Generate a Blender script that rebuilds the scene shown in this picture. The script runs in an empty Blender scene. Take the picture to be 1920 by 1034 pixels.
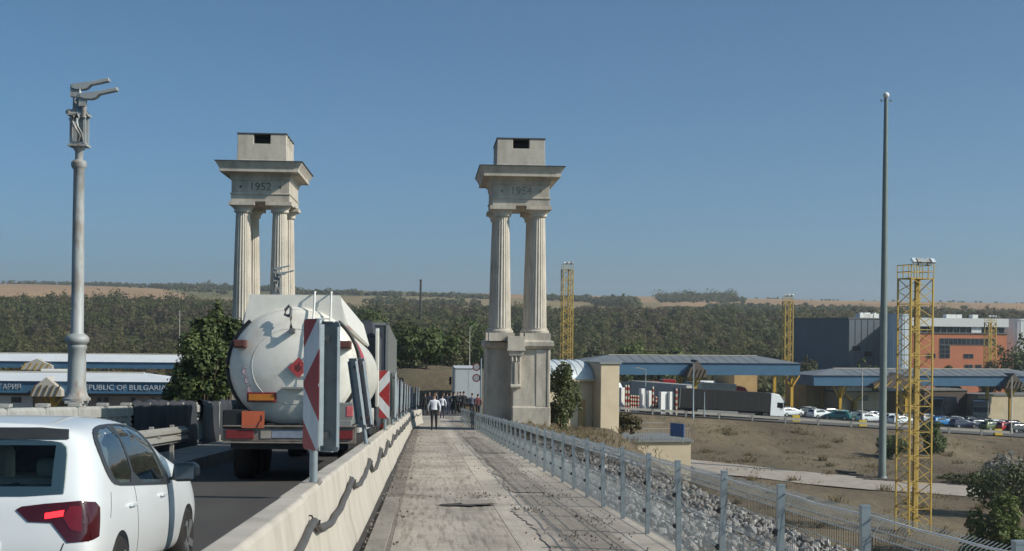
import bpy, bmesh, math, random
import numpy as np
from mathutils import Vector, Matrix, Euler
from mathutils.bvhtree import BVHTree
R = random.Random(7); NR = np.random.RandomState(11)
SC = bpy.context.scene; COL = SC.collection
rad = math.radians
# ------------------------------------------------------------------ camera
FPX, CX, HY = 2570.0, 960.0, 620.0          # focal length in photo pixels, principal column, horizon row
CAMZ = 1.55
YAW = math.atan(160/FPX); ROLL = rad(.6)
cam = bpy.data.cameras.new('camera'); cam_o = bpy.data.objects.new('camera', cam); COL.objects.link(cam_o)
cam.sensor_width = 36; cam.lens = 36*FPX/1920; cam.shift_y = (HY-517)/1920
cam.clip_start = .1; cam.clip_end = 20000
CR = Matrix.Rotation(-YAW, 3, 'Z') @ Matrix.Rotation(rad(90), 3, 'X') @ Matrix.Rotation(ROLL, 3, 'Z')
cam_o.matrix_world = Matrix.Translation((0, 0, CAMZ)) @ CR.to_4x4()
SC.camera = cam_o
# ------------------------------------------------------------------ sun + sky + exposure
SUN = Vector((.765, -.305, .565)).normalized()
sun_el = math.asin(SUN.z); sun_az = math.atan2(SUN.x, SUN.y)
sl = bpy.data.lights.new('sun', 'SUN'); sl.energy = 4.8; sl.angle = rad(.53); sl.color = (1, .92, .80)
so = bpy.data.objects.new('sun', sl); COL.objects.link(so)
so.rotation_euler = SUN.to_track_quat('Z', 'Y').to_euler(); so.location = (20, -20, 40)
W = bpy.data.worlds.new('World'); SC.world = W; W.use_nodes = True
wn, wl = W.node_tree.nodes, W.node_tree.links
sky = wn.new('ShaderNodeTexSky'); sky.sky_type = 'NISHITA'; sky.sun_disc = False
sky.sun_elevation = sun_el; sky.sun_rotation = sun_az
sky.altitude = 100; sky.air_density = .5; sky.dust_density = 1.9; sky.ozone_density = 4
bg = wn['Background']; bg.inputs['Strength'].default_value = .116
tint = wn.new('ShaderNodeMix'); tint.data_type = 'RGBA'; tint.blend_type = 'MULTIPLY'; tint.inputs[0].default_value = 1
tint.inputs[7].default_value = (.78, 1.13, 1.10, 1); wl.new(sky.outputs[0], tint.inputs[6]); wl.new(tint.outputs[2], bg.inputs['Color'])   # white balance
SC.view_settings.view_transform = 'Standard'; SC.view_settings.look = 'None'
SC.view_settings.exposure = -.1; SC.view_settings.gamma = 1; SC.view_settings.use_curve_mapping = False
SC.cycles.max_bounces = 6; SC.cycles.transparent_max_bounces = 16; SC.cycles.volume_bounces = 0
SC.cycles.use_denoising = True
SC.cycles.caustics_reflective = False; SC.cycles.caustics_refractive = False

def ray(px, py):
    return CR @ Vector(((px-CX)/FPX, -(py-HY)/FPX, -1))
def at(px, py, Y):
    d = ray(px, py); d = d*(Y/d.y); return Vector((d.x, Y, d.z+CAMZ))
def onz(px, py, z):
    d = ray(px, py); t = (z-CAMZ)/d.z; return Vector((d.x*t, d.y*t, z))
GR = .0514
def zd(Y):                                   # height of the bridge deck along its length
    return -GR*Y + (.00015*(Y-55)**2 if Y > 55 else 0)

# ------------------------------------------------------------------ materials
MATS = {}
def nt(name):
    m = bpy.data.materials.new(name); m.use_nodes = True
    return m, m.node_tree.nodes, m.node_tree.links, m.node_tree.nodes['Principled BSDF']
def ramp(nd, lk, src, stops):
    r = nd.new('ShaderNodeValToRGB'); e = r.color_ramp.elements
    while len(e) < len(stops): e.new(.5)
    for k, (p, c) in enumerate(stops):
        e[k].position = p; e[k].color = (*c, 1) if len(c) == 3 else c
    lk.new(src, r.inputs[0]); return r.outputs[0]
def noise(nd, lk, scale, detail=4, stretch=(1, 1, 1), rough=.55, kind='Object', dist=0):
    tc = nd.new('ShaderNodeTexCoord'); mp = nd.new('ShaderNodeMapping')
    mp.inputs['Scale'].default_value = stretch; lk.new(tc.outputs[kind], mp.inputs[0])
    n = nd.new('ShaderNodeTexNoise'); n.inputs['Scale'].default_value = scale
    n.inputs['Detail'].default_value = detail; n.inputs['Roughness'].default_value = rough
    n.inputs['Distortion'].default_value = dist
    lk.new(mp.outputs[0], n.inputs['Vector']); return n.outputs['Fac']
def mixc(nd, lk, fac, a, b, mode='MIX'):
    m = nd.new('ShaderNodeMix'); m.data_type = 'RGBA'; m.blend_type = mode
    for s, v in ((m.inputs[0], fac), (m.inputs[6], a), (m.inputs[7], b)):
        if isinstance(v, (int, float)): s.default_value = v
        elif isinstance(v, tuple): s.default_value = (*v, 1) if len(v) == 3 else v
        else: lk.new(v, s)
    return m.outputs[2]
def bumpn(nd, lk, h, strength, dist, bs):
    b = nd.new('ShaderNodeBump'); b.inputs['Strength'].default_value = strength; b.inputs['Distance'].default_value = dist
    lk.new(h, b.inputs['Height']); lk.new(b.outputs[0], bs.inputs['Normal'])
def dim(c, k): return tuple(min(1, v*k) for v in c)
def M(name, col, rough=.7, metal=0, var=.18, scale=6, bump=0, stain=None, stain_amt=.5, stain_scale=2, stretch=(1, 1, 1), coat=0, emit=None, bscale=None):
    if name in MATS: return MATS[name]
    m, nd, lk, b = nt(name)
    n1 = noise(nd, lk, scale, 6, stretch)
    c = ramp(nd, lk, n1, [(.3, dim(col, 1-var)), (.7, dim(col, 1+var))])
    if stain:
        n2 = noise(nd, lk, stain_scale, 8, stretch, .65)
        f = ramp(nd, lk, n2, [(.5, (0, 0, 0)), (.72, (stain_amt,)*3)])
        c = mixc(nd, lk, f, c, stain)
    lk.new(c, b.inputs['Base Color'])
    b.inputs['Roughness'].default_value = rough; b.inputs['Metallic'].default_value = metal
    if coat: b.inputs['Coat Weight'].default_value = coat; b.inputs['Coat Roughness'].default_value = .05
    if bump:
        nb = noise(nd, lk, bscale or scale*4, 6); bumpn(nd, lk, nb, .6, bump, b)
    if emit:
        b.inputs['Emission Color'].default_value = (*emit[0], 1); b.inputs['Emission Strength'].default_value = emit[1]
    MATS[name] = m; return m
def leafmat(name, cols, trans=.25):
    if name in MATS: return MATS[name]
    m, nd, lk, b = nt(name)
    g = nd.new('ShaderNodeNewGeometry')
    c = ramp(nd, lk, g.outputs['Random Per Island'], [(k/(len(cols)-1), c) for k, c in enumerate(cols)])
    lk.new(c, b.inputs['Base Color']); b.inputs['Roughness'].default_value = .6
    b.inputs['Specular IOR Level'].default_value = .25
    tr = nd.new('ShaderNodeBsdfTranslucent'); lk.new(c, tr.inputs['Color'])
    mx = nd.new('ShaderNodeMixShader'); mx.inputs[0].default_value = trans
    lk.new(b.outputs[0], mx.inputs[1]); lk.new(tr.outputs[0], mx.inputs[2])
    lk.new(mx.outputs[0], nd['Material Output'].inputs['Surface'])
    MATS[name] = m; return m

# ------------------------------------------------------------------ objects
def tag(o, label=None, cat=None, group=None, kind=None):
    if label: o['label'] = label
    if cat: o['category'] = cat
    if group: o['group'] = group
    if kind: o['kind'] = kind
    return o
def empty(name, loc=(0, 0, 0), rot=(0, 0, 0), label=None, cat=None, group=None):
    o = bpy.data.objects.new(name, None); COL.objects.link(o); o.empty_display_size = .2
    o.location = loc; o.rotation_euler = rot
    return tag(o, label, cat, group)
def mesh_obj(name, me, parent=None, loc=None, rot=None):
    o = bpy.data.objects.new(name, me); COL.objects.link(o)
    if parent: o.parent = parent
    if loc is not None: o.location = loc
    if rot is not None: o.rotation_euler = rot
    return o
def copy_tree(o, parent=None, label=None):
    c = o.copy(); COL.objects.link(c)
    if parent: c.parent = parent
    if label: c['label'] = label
    for ch in o.children: copy_tree(ch, c)
    return c
class MB:
    def __init__(s): s.v = []; s.f = []; s.mi = []; s.X = None
    def add(s, vs, fs, mi=0):
        b = len(s.v)
        s.v += [tuple(s.X @ Vector(p)) if s.X else tuple(p) for p in vs]
        s.f += [tuple(b+i for i in f) for f in fs]; s.mi += [mi]*len(fs); return s
    def box(s, c, d, rot=None, mi=0, taper=(1, 1)):
        x, y, z = d[0]/2, d[1]/2, d[2]/2; tx, ty = taper
        vs = [Vector(p) for p in ((-x, -y, -z), (x, -y, -z), (x, y, -z), (-x, y, -z), (-x*tx, -y*ty, z), (x*tx, -y*ty, z), (x*tx, y*ty, z), (-x*tx, y*ty, z))]
        if rot is not None:
            q = Euler(rot).to_matrix() if not isinstance(rot, Matrix) else rot
            vs = [q @ p for p in vs]
        c = Vector(c)
        return s.add([p+c for p in vs], [(0, 3, 2, 1), (4, 5, 6, 7), (0, 1, 5, 4), (1, 2, 6, 5), (2, 3, 7, 6), (3, 0, 4, 7)], mi)
    def bar(s, a, b, w, h=None, mi=0):          # square bar from a to b
        a, b = Vector(a), Vector(b); d = b-a; L = d.length
        q = d.to_track_quat('Z', 'Y').to_matrix()
        return s.box((a+b)/2, (w, h or w, L), q, mi)
    def cyl(s, a, b, r0, r1=None, n=12, caps=True, mi=0):
        r1 = r0 if r1 is None else r1; a, b = Vector(a), Vector(b)
        q = (b-a).to_track_quat('Z', 'Y').to_matrix(); vs = []
        for p, r in ((a, r0), (b, r1)):
            for k in range(n):
                t = 2*math.pi*k/n; vs.append(p + q @ Vector((r*math.cos(t), r*math.sin(t), 0)))
        fs = [(k, (k+1) % n, n+(k+1) % n, n+k) for k in range(n)]
        if caps: fs += [tuple(range(n-1, -1, -1)), tuple(range(n, 2*n))]
        return s.add(vs, fs, mi)
    def tube(s, path, r, n=8, mi=0):
        P = [Vector(p) for p in path]; vs = []; fs = []
        rr = r if isinstance(r, (list, tuple)) else [r]*len(P)
        for k, p in enumerate(P):
            d = P[min(k+1, len(P)-1)]-P[max(k-1, 0)]
            q = d.to_track_quat('Z', 'Y').to_matrix()
            for j in range(n):
                t = 2*math.pi*j/n; vs.append(p+q @ Vector((rr[k]*math.cos(t), rr[k]*math.sin(t), 0)))
        for k in range(len(P)-1):
            for j in range(n):
                fs.append((k*n+j, k*n+(j+1) % n, (k+1)*n+(j+1) % n, (k+1)*n+j))
        fs += [tuple(range(n-1, -1, -1)), tuple(range((len(P)-1)*n, len(P)*n))]
        return s.add(vs, fs, mi)
    def lathe(s, prof, c=(0, 0, 0), n=24, mi=0, flute=0):   # prof: (r, z) bottom to top
        vs = []; fs = []; c = Vector(c)
        for r, z in prof:
            for k in range(n):
                t = 2*math.pi*k/n; q = r*(1-(flute if k % 2 else 0)); vs.append(c+Vector((q*math.cos(t), q*math.sin(t), z)))
        for i in range(len(prof)-1):
            for k in range(n): fs.append((i*n+k, i*n+(k+1) % n, (i+1)*n+(k+1) % n, (i+1)*n+k))
        fs += [tuple(range(n-1, -1, -1)), tuple(range((len(prof)-1)*n, len(prof)*n))]
        return s.add(vs, fs, mi)
    def prism(s, poly, o, u, v, w, mi=0):       # polygon in plane (u, v) at o, extruded by vector w
        o, u, v, w = map(Vector, (o, u, v, w)); n = len(poly)
        a = [o+u*p[0]+v*p[1] for p in poly]; b = [p+w for p in a]
        fs = [tuple(range(n-1, -1, -1)), tuple(range(n, 2*n))]+[(k, (k+1) % n, n+(k+1) % n, n+k) for k in range(n)]
        if u.cross(v).dot(w) < 0: fs = [f[::-1] for f in fs]
        return s.add(a+b, fs, mi)
    def quad(s, a, b, c, d, mi=0): return s.add([a, b, c, d], [(0, 1, 2, 3)], mi)
    def sphere(s, c, r, n=10, m=6, mi=0):
        if isinstance(r, (int, float)): r = (r, r, r)
        vs = [(c[0], c[1], c[2]-r[2])]; fs = []
        for i in range(1, m):
            p = math.pi*i/m
            for k in range(n):
                t = 2*math.pi*k/n; vs.append((c[0]+r[0]*math.sin(p)*math.cos(t), c[1]+r[1]*math.sin(p)*math.sin(t), c[2]-r[2]*math.cos(p)))
        vs.append((c[0], c[1], c[2]+r[2])); e = len(vs)-1
        for k in range(n): fs.append((0, 1+(k+1) % n, 1+k)); fs.append((e, e-n+k, e-n+(k+1) % n))
        for i in range(m-2):
            for k in range(n): fs.append((1+i*n+k, 1+i*n+(k+1) % n, 1+(i+1)*n+(k+1) % n, 1+(i+1)*n+k))
        return s.add(vs, fs, mi)
    def mesh(s, name, mats, smooth=None):
        me = bpy.data.meshes.new(name); me.from_pydata(s.v, [], s.f)
        for m in (mats if isinstance(mats, (list, tuple)) else [mats]): me.materials.append(m)
        if any(s.mi): me.polygons.foreach_set('material_index', s.mi)
        if smooth:
            me.polygons.foreach_set('use_smooth', [True]*len(me.polygons)); me.set_sharp_from_angle(angle=rad(smooth))
        me.update(); return me
    def build(s, name, mats, parent=None, smooth=None, loc=None, rot=None, bevel=0):
        o = mesh_obj(name, s.mesh(name, mats, smooth), parent, loc, rot)
        if bevel:
            b = o.modifiers.new('bevel', 'BEVEL'); b.width = bevel; b.segments = 2; b.limit_method = 'ANGLE'; b.angle_limit = rad(40)
        return o
def np_mesh(name, V, F, mats, smooth=False, mi=None):
    me = bpy.data.meshes.new(name); nf, k = F.shape
    me.vertices.add(len(V)); me.vertices.foreach_set('co', np.asarray(V, np.float32).ravel())
    me.loops.add(nf*k); me.loops.foreach_set('vertex_index', np.asarray(F, np.int32).ravel())
    me.polygons.add(nf); me.polygons.foreach_set('loop_start', np.arange(0, nf*k, k, dtype=np.int32))
    me.polygons.foreach_set('loop_total', np.full(nf, k, np.int32))
    for m in (mats if isinstance(mats, (list, tuple)) else [mats]): me.materials.append(m)
    if mi is not None: me.polygons.foreach_set('material_index', np.asarray(mi, np.int32))
    if smooth: me.polygons.foreach_set('use_smooth', np.ones(nf, bool))
    me.update(calc_edges=True); me.validate(); return me
def evaluated(o, name):
    dg = bpy.context.evaluated_depsgraph_get(); dg.update()
    return bpy.data.meshes.new_from_object(o.evaluated_get(dg), depsgraph=dg)
def text_obj(txt, size, depth, mat, name, parent=None, loc=(0, 0, 0), rot=(0, 0, 0), align='CENTER', sx=1):
    cu = bpy.data.curves.new(name, 'FONT'); cu.body = txt; cu.size = size; cu.extrude = depth
    cu.align_x = align; cu.align_y = 'CENTER'; cu.resolution_u = 3
    t = bpy.data.objects.new(name+'_curve', cu); COL.objects.link(t)
    me = evaluated(t, name); bpy.data.objects.remove(t)
    me.materials.clear(); me.materials.append(mat)
    o = mesh_obj(name, me, parent, loc, rot); o.scale = (sx, 1, 1); return o
# leaf clouds: many small leaf-sized faces scattered through lumpy crown volumes
def leaf_cloud(blobs, n, size, rnd=.5, fill=.45):
    """blobs: (cx,cy,cz,rx,ry,rz); returns vertices and quads of n leaf clumps"""
    B = np.array(blobs, float); w = (B[:, 3]*B[:, 4]*B[:, 5])**(2/3); w /= w.sum()
    k = NR.choice(len(B), n, p=w); d = NR.normal(size=(n, 3)); d /= np.linalg.norm(d, axis=1)[:, None]
    r = (1-fill*NR.rand(n)**1.7)*(1+.09*NR.normal(size=n))
    P = B[k, :3]+d*B[k, 3:]*r[:, None]
    nrm = d*.9+NR.normal(size=(n, 3))*rnd+np.array([0, 0, .3]); nrm /= np.linalg.norm(nrm, axis=1)[:, None]
    t = np.cross(nrm, NR.normal(size=(n, 3))); t /= np.linalg.norm(t, axis=1)[:, None]; b = np.cross(nrm, t)
    s = size*(.6+.8*NR.rand(n))[:, None]; a = (.55+.4*NR.rand(n))[:, None]
    V = np.stack([P-t*s, P+b*s*a*.8+nrm*s*.15, P+t*s, P-b*s*a*.8+nrm*s*.15], 1).reshape(-1, 3)
    return V, np.arange(4*n).reshape(n, 4)
def crown_blobs(c, rx, ry, rz, m, rng, spread=.62, br=(.35, .6)):
    out = [(c[0], c[1], c[2], rx*.62, ry*.62, rz*.66)]
    for _ in range(m):
        d = np.array([rng.gauss(0, 1), rng.gauss(0, 1), rng.gauss(0, .9)]); d /= np.linalg.norm(d)
        q = rng.uniform(*br); out.append((c[0]+d[0]*rx*spread, c[1]+d[1]*ry*spread, c[2]+d[2]*rz*spread, rx*q, ry*q, rz*q*.9))
    return out
# ================================================================== GROUND
def sst(a, b, x):
    t = min(1, max(0, (x-a)/(b-a))); return t*t*(3-2*t)
def lerp_tab(tab, x):
    if x <= tab[0][0]: return tab[0][1]
    for (a, va), (b, vb) in zip(tab, tab[1:]):
        if x <= b: return va+(vb-va)*(x-a)/(b-a)
    return tab[-1][1]
from mathutils import noise as mnoise
SHO = [(0, 4.3), (15, 4.5), (45, 6.2), (60, 7.3), (72, 9), (84, 11.6), (93, 11.4), (104, 9), (118, 8), (150, 8)]
FLD = [(0, -16.5), (90, -15.2), (110, -14.6), (144, -13.7), (166, -13.1), (171, -12.7), (184, -10.5), (200, -10.5)]
FAR = [(200, -10.5), (300, -10.5), (420, -7), (560, 2.5), (660, 8), (760, 9), (1000, 15), (1300, 28), (1600, 43), (2000, 56), (2300, 61), (2600, 56), (4200, 20), (6000, 0)]
def apron_z(x):                                     # the terminal apron falls to the right
    return -10.42-(.055*min(60, max(-22, x-43)) if x > 10 else -1.21)*(sst(6, 20, x) if x > 6 else 0)
def ground(x, y):
    if y > 200:
        ang = x/y                                  # the ridge falls from left to right
        z = lerp_tab(FAR, y)
        if y < 420 and x > 6: z += (apron_z(x)+10.42)*(1-sst(290, 400, y))
        if y > 420: z += 2.5*sst(420, 640, y)*sst(0, .3, -ang)*(1-sst(700, 900, y))
        if y > 760: z = 9+(z-9)*(1.0-.30*(ang-.02)*sst(760, 1500, y))
        if y > 900: z += sst(900, 1500, y)*(4*mnoise.noise(Vector((x/420, y/500, 3.1)))+1.5*mnoise.noise(Vector((x/120, y/260, 7.7))))
        return z
    base = lerp_tab(FLD, y)
    if x < -4 or y > 186: base = -10.5 if y > 60 else -12.5
    if -4 <= x < 12 and y > 60: base += (-10.5-base)*(1-sst(2, 12, x))
    if x > 6: base += (apron_z(x)+10.42)*sst(120, 184, y)
    z = base
    # embankment carrying the deck and its approach
    ed = zd(min(y, 118))-.12
    if x >= 0:
        e = lerp_tab(SHO, y)
        top = ed-.02*(x-2.6) if y < 118 else -5.9+(y-118)*-.02
        z = max(base, top-max(0, x-e)/1.35) if y < 150 else base+(max(base, top-max(0, x-e)/1.35)-base)*(1-sst(150, 168, y))
    else:
        e = 8.5 if y > 62 else 7.4
        lim = ed if y < 118 else -5.9+(y-118)*-.02
        z = max(base, lim-max(0, -x-e)/1.3) if y < 150 else base+(max(base, lim-max(0, -x-e)/1.3)-base)*(1-sst(150, 168, y))
    if x > 3: z += .65*math.exp(-((x-5.0)/1.9)**2-((y-71)/6)**2)
    # dry grass mound behind the bridge head
    if 116 < y < 186:
        g = math.exp(-((x-3.0)/12)**4)*sst(128, 142, y)*(1-sst(160, 186, y))
        z = z*(1-g)+(-2.7-.05*(x-1)+.5*mnoise.noise(Vector((x/5, y/6, 4))))*g
    return z + (.16*mnoise.noise(Vector((x/6, y/6, 0))) + .05*mnoise.noise(Vector((x/1.3, y/1.3, 5))) if (x > 6 or y > 120) and not y > 184 else 0)
def grid_sheet(name, us, rows, mat, fn):
    V = []; n = len(us); F = []
    for y in rows:
        for u in us: V.append(fn(u, y))
    for i in range(len(rows)-1):
        for j in range(n-1): F.append((i*n+j, i*n+j+1, (i+1)*n+j+1, (i+1)*n+j))
    return np_mesh(name, np.array(V), np.array(F), mat, True)
def dry_ground_mat():
    m, nd, lk, b = nt('dry_grass_ground')
    n1 = noise(nd, lk, .06, 8, (1, .35, 1), .6); n2 = noise(nd, lk, 1.3, 8, (1, .5, 1), .7); n3 = noise(nd, lk, .16, 6, (1, .3, 1), .6, dist=.6)
    c = ramp(nd, lk, n1, [(.34, (.085, .064, .04)), (.5, (.145, .112, .069)), (.66, (.215, .172, .108))])
    c2 = ramp(nd, lk, n2, [(.3, (.55, .55, .55)), (.7, (1.25, 1.2, 1.15))])
    c = mixc(nd, lk, .75, c, c2, 'MULTIPLY')
    g = ramp(nd, lk, n3, [(.56, (0, 0, 0)), (.7, (.7, .7, .7))])
    c = mixc(nd, lk, g, c, (.088, .082, .045))
    lk.new(c, b.inputs['Base Color']); b.inputs['Roughness'].default_value = .95
    bumpn(nd, lk, n2, .8, .15, b); return m
MG = dry_ground_mat()
def nearg(u, y): return (u, y, ground(u, y))
us = [-120, -100, -80, -60, -45, -36, -28, -22, -17, -13, -11, -9.5, -8.4, -7, -3] + [x*.8 for x in range(-2, 40)] + [33+2.2*k for k in range(28)] + [100, 115, 130]
rows = [2+2*k for k in range(48)]+[98+1.5*k for k in range(70)]
me = grid_sheet('ground', us, rows, MG, nearg)
tag(mesh_obj('ground', me), kind='structure')
# terminal apron (asphalt) and the hillside beyond
MA = M('apron_asphalt', (.095, .092, .09), .9, var=.2, scale=.5, bump=.02, stain=(.16, .15, .14), stain_scale=.08)
me = grid_sheet('terminal_apron', [-150, -100, -50, -11.9] if False else [-160, -120, -80, -40, -14], [140, 200, 260, 330], MA, lambda u, y: (u, y, -10.44))
tag(mesh_obj('terminal_apron', me), kind='structure')
me = grid_sheet('terminal_road', [22+3*k for k in range(28)]+[110, 125, 140], [186.5, 200, 240, 285], MA, lambda u, y: (u, y, apron_z(u)+.06))
tag(mesh_obj('terminal_road', me), kind='structure')
def hill_mat():
    m, nd, lk, b = nt('hill_fields')
    at_ = nd.new('ShaderNodeAttribute'); at_.attribute_name = 'field'
    n = noise(nd, lk, .012, 8, (1, .25, 1), .6); n2 = noise(nd, lk, .09, 6, (1, .2, 1), .6)
    c = mixc(nd, lk, .8, at_.outputs['Color'], ramp(nd, lk, n, [(.3, (.78, .78, .78)), (.7, (1.2, 1.18, 1.12))]), 'MULTIPLY')
    c = mixc(nd, lk, .6, c, ramp(nd, lk, n2, [(.3, (.85, .85, .85)), (.7, (1.12, 1.12, 1.1))]), 'MULTIPLY')
    lk.new(c, b.inputs['Base Color']); b.inputs['Roughness'].default_value = 1; b.inputs['Specular IOR Level'].default_value = 0
    return m
angs = [-.62+1.3*k/260 for k in range(261)]
rws = [199, 215, 240, 270, 300, 340, 380, 420, 470, 520, 570, 620, 680, 740]+[800+24*k for k in range(76)]+[2700, 3000, 3500, 4300, 5200, 6000]
V = []; FC = []
WHEAT = (.37, .25, .155); STUB = (.265, .215, .13); OLIVE = (.155, .152, .08); SCRUB = (.075, .075, .04)
def field_col(x, y, z):
    a = x/y
    s = FPX*a+800                                   # bearing of the field
    if y < 900: return SCRUB
    w = 60*mnoise.noise(Vector((x/300, y/300, 1)))
    if s < 360: return WHEAT if y+w < 1820+max(0, (330-s))*.5-(s > 250)*(s-250)*4 else OLIVE
    if s < 915:
        e = 1650+(s-600)*.5+w
        return STUB if y < e-250 else (OLIVE if y < e+300 else (STUB if y < e+420 else OLIVE))
    if s < 1240: return WHEAT if y+w*.5 > 1500 else STUB
    return WHEAT if y+w*.3 > 1250 else SCRUB
for y in rws:
    for a in angs:
        x = a*y; z = ground(x, y)
        V.append((x, y, z-.08)); FC.append((*field_col(x, y, z), 1))
n = len(angs); F = np.array([(i*n+j, i*n+j+1, (i+1)*n+j+1, (i+1)*n+j) for i in range(len(rws)-1) for j in range(n-1)])
me = np_mesh('hills', np.array(V), F, hill_mat(), True)
ca = me.color_attributes.new('field', 'FLOAT_COLOR', 'POINT'); ca.data.foreach_set('color', np.array(FC, np.float32).ravel())
tag(mesh_obj('hills', me), kind='structure')

# ================================================================== BRIDGE DECK
MASPH = M('road_asphalt', (.062, .058, .056), .92, var=.16, scale=1.2, bump=.012, bscale=60, stain=(.10, .094, .088), stain_scale=.35, stretch=(1, .25, 1))
def stripped_mat(name, base, groove, dark):
    m, nd, lk, b = nt(name)
    g = noise(nd, lk, 16, 5, (1, .03, 1), .6)           # milling grooves along the road
    big = noise(nd, lk, .75, 8, (1, .32, 1), .62, dist=.5)
    cross = noise(nd, lk, 1.1, 6, (.22, 1.2, 1), .65)
    fine = noise(nd, lk, 22, 8, (1, .6, 1), .7)
    c = ramp(nd, lk, big, [(.3, dim(base, .62)), (.48, base), (.68, dim(base, 1.2))])
    c = mixc(nd, lk, groove, c, ramp(nd, lk, g, [(.36, (.56, .54, .52)), (.52, (1.06, 1.06, 1.06))]), 'MULTIPLY')
    c = mixc(nd, lk, .85, c, ramp(nd, lk, cross, [(.3, (.74, .72, .70)), (.5, (1, 1, 1)), (.75, (1.12, 1.11, 1.09))]), 'MULTIPLY')
    c = mixc(nd, lk, .8, c, ramp(nd, lk, fine, [(.33, (.74, .72, .70)), (.6, (1.08, 1.08, 1.08))]), 'MULTIPLY')
    if dark:
        pn = noise(nd, lk, .42, 4, (1.5, .3, 1), .5)
        c = mixc(nd, lk, ramp(nd, lk, pn, [(.5, (0, 0, 0)), (.56, (dark,)*3)]), c, dim(base, .62))
    tcx = nd.new('ShaderNodeTexCoord'); spx = nd.new('ShaderNodeSeparateXYZ'); lk.new(tcx.outputs['Object'], spx.inputs[0])      # wheel-track wear across the lane
    wob = noise(nd, lk, .5, 5, (1, .5, 1), .6); ad = nd.new('ShaderNodeMath'); ad.operation = 'MULTIPLY_ADD'; ad.inputs[1].default_value = .55; lk.new(wob, ad.inputs[0]); lk.new(spx.outputs['X'], ad.inputs[2])
    dv = nd.new('ShaderNodeMath'); dv.operation = 'MULTIPLY_ADD'; dv.inputs[1].default_value = 1/3.4; dv.inputs[2].default_value = .6/3.4-.28/3.4; lk.new(ad.outputs[0], dv.inputs[0])
    W_ = lambda x: (x+.6)/3.4
    c = mixc(nd, lk, .9, c, ramp(nd, lk, dv.outputs[0], [(W_(-.5), (.70, .69, .67)), (W_(-.1), (.95, .95, .93)), (W_(.45), (1.03, 1.03, 1.02)), (W_(.75), (.86, .85, .83)), (W_(1.02), (1.17, 1.17, 1.15)), (W_(1.38), (1.15, 1.15, 1.14)), (W_(1.55), (.80, .785, .765)), (W_(2.05), (.84, .825, .81)), (W_(2.25), (1.06, 1.06, 1.05))]), 'MULTIPLY')
    lk.new(c, b.inputs['Base Color']); b.inputs['Roughness'].default_value = .95
    h = nd.new('ShaderNodeMath'); h.operation = 'ADD'; lk.new(g, h.inputs[0]); lk.new(fine, h.inputs[1])
    bumpn(nd, lk, h.outputs[0], .5, .012, b); return m
M1 = stripped_mat('milled_concrete', (.42, .375, .33), .75, 0)
M2 = stripped_mat('rough_screed', (.44, .395, .345), .12, .6)
M3 = stripped_mat('dusty_edge', (.29, .26, .23), .15, .4)
def strip(name, x0, x1, y0, y1, mat, dz=0, nx=2, dy=.5, rough=0, thick=.25):
    ys = [y0+(y1-y0)*k/max(1, int((y1-y0)/dy)) for k in range(int((y1-y0)/dy)+1)]
    xs = [x0+(x1-x0)*k/nx for k in range(nx+1)]
    V = []; F = []
    for y in ys:
        for x in xs: V.append((x, y, zd(y)+dz+(rough*(mnoise.noise(Vector((x*2.1, y*.9, dz*9)))+.6*mnoise.noise(Vector((x*7, y*3, 2)))) if rough else 0)))
    n = nx+1
    F = [(i*n+j, i*n+j+1, (i+1)*n+j+1, (i+1)*n+j) for i in range(len(ys)-1) for j in range(nx)]
    b0 = len(V)
    for y in ys: V += [(x0, y, zd(y)+dz-thick), (x1, y, zd(y)+dz-thick)]
    for i in range(len(ys)-1):
        F.append((i*n, (i+1)*n, b0+2*i+2, b0+2*i)); F.append((i*n+nx, b0+2*i+1, b0+2*i+3, (i+1)*n+nx))
    m = np_mesh(name, np.array(V), np.array(F), mat, True); m.set_sharp_from_angle(angle=rad(50))
    return m
rme = strip('road', -5.05, -.62, -3, 135, MASPH, 0, 4, 1.0)
FALL = .012
for v in rme.vertices: v.co.z += FALL*min(0, v.co.x+.62)             # crossfall to the left kerb
tag(mesh_obj('road', rme), kind='structure')
dk = tag(mesh_obj('stripped_carriageway', strip('stripped_carriageway', -.62, -.36, -3, 100, M3, .012, 3, .35, .012)), kind='structure')
# slabs of the stripped carriageway, with transverse joints
cuts = [-3, 21.9, 47, 104]
for a, b in zip(cuts, cuts[1:]):
    o = mesh_obj('slab', strip('slab', -.355, 1.0, a+.012, b-.012, M1, .004, 12, .25, .006), dk)
    o = mesh_obj('slab', strip('slab', 1.008, 2.75, a+.012, b-.012, M2, .004, 14, .25, .004), dk)
mesh_obj('slab', strip('slab', -.62, 2.75, 104.02, 135, MASPH, -.03, 3, 1.0), dk)
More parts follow.
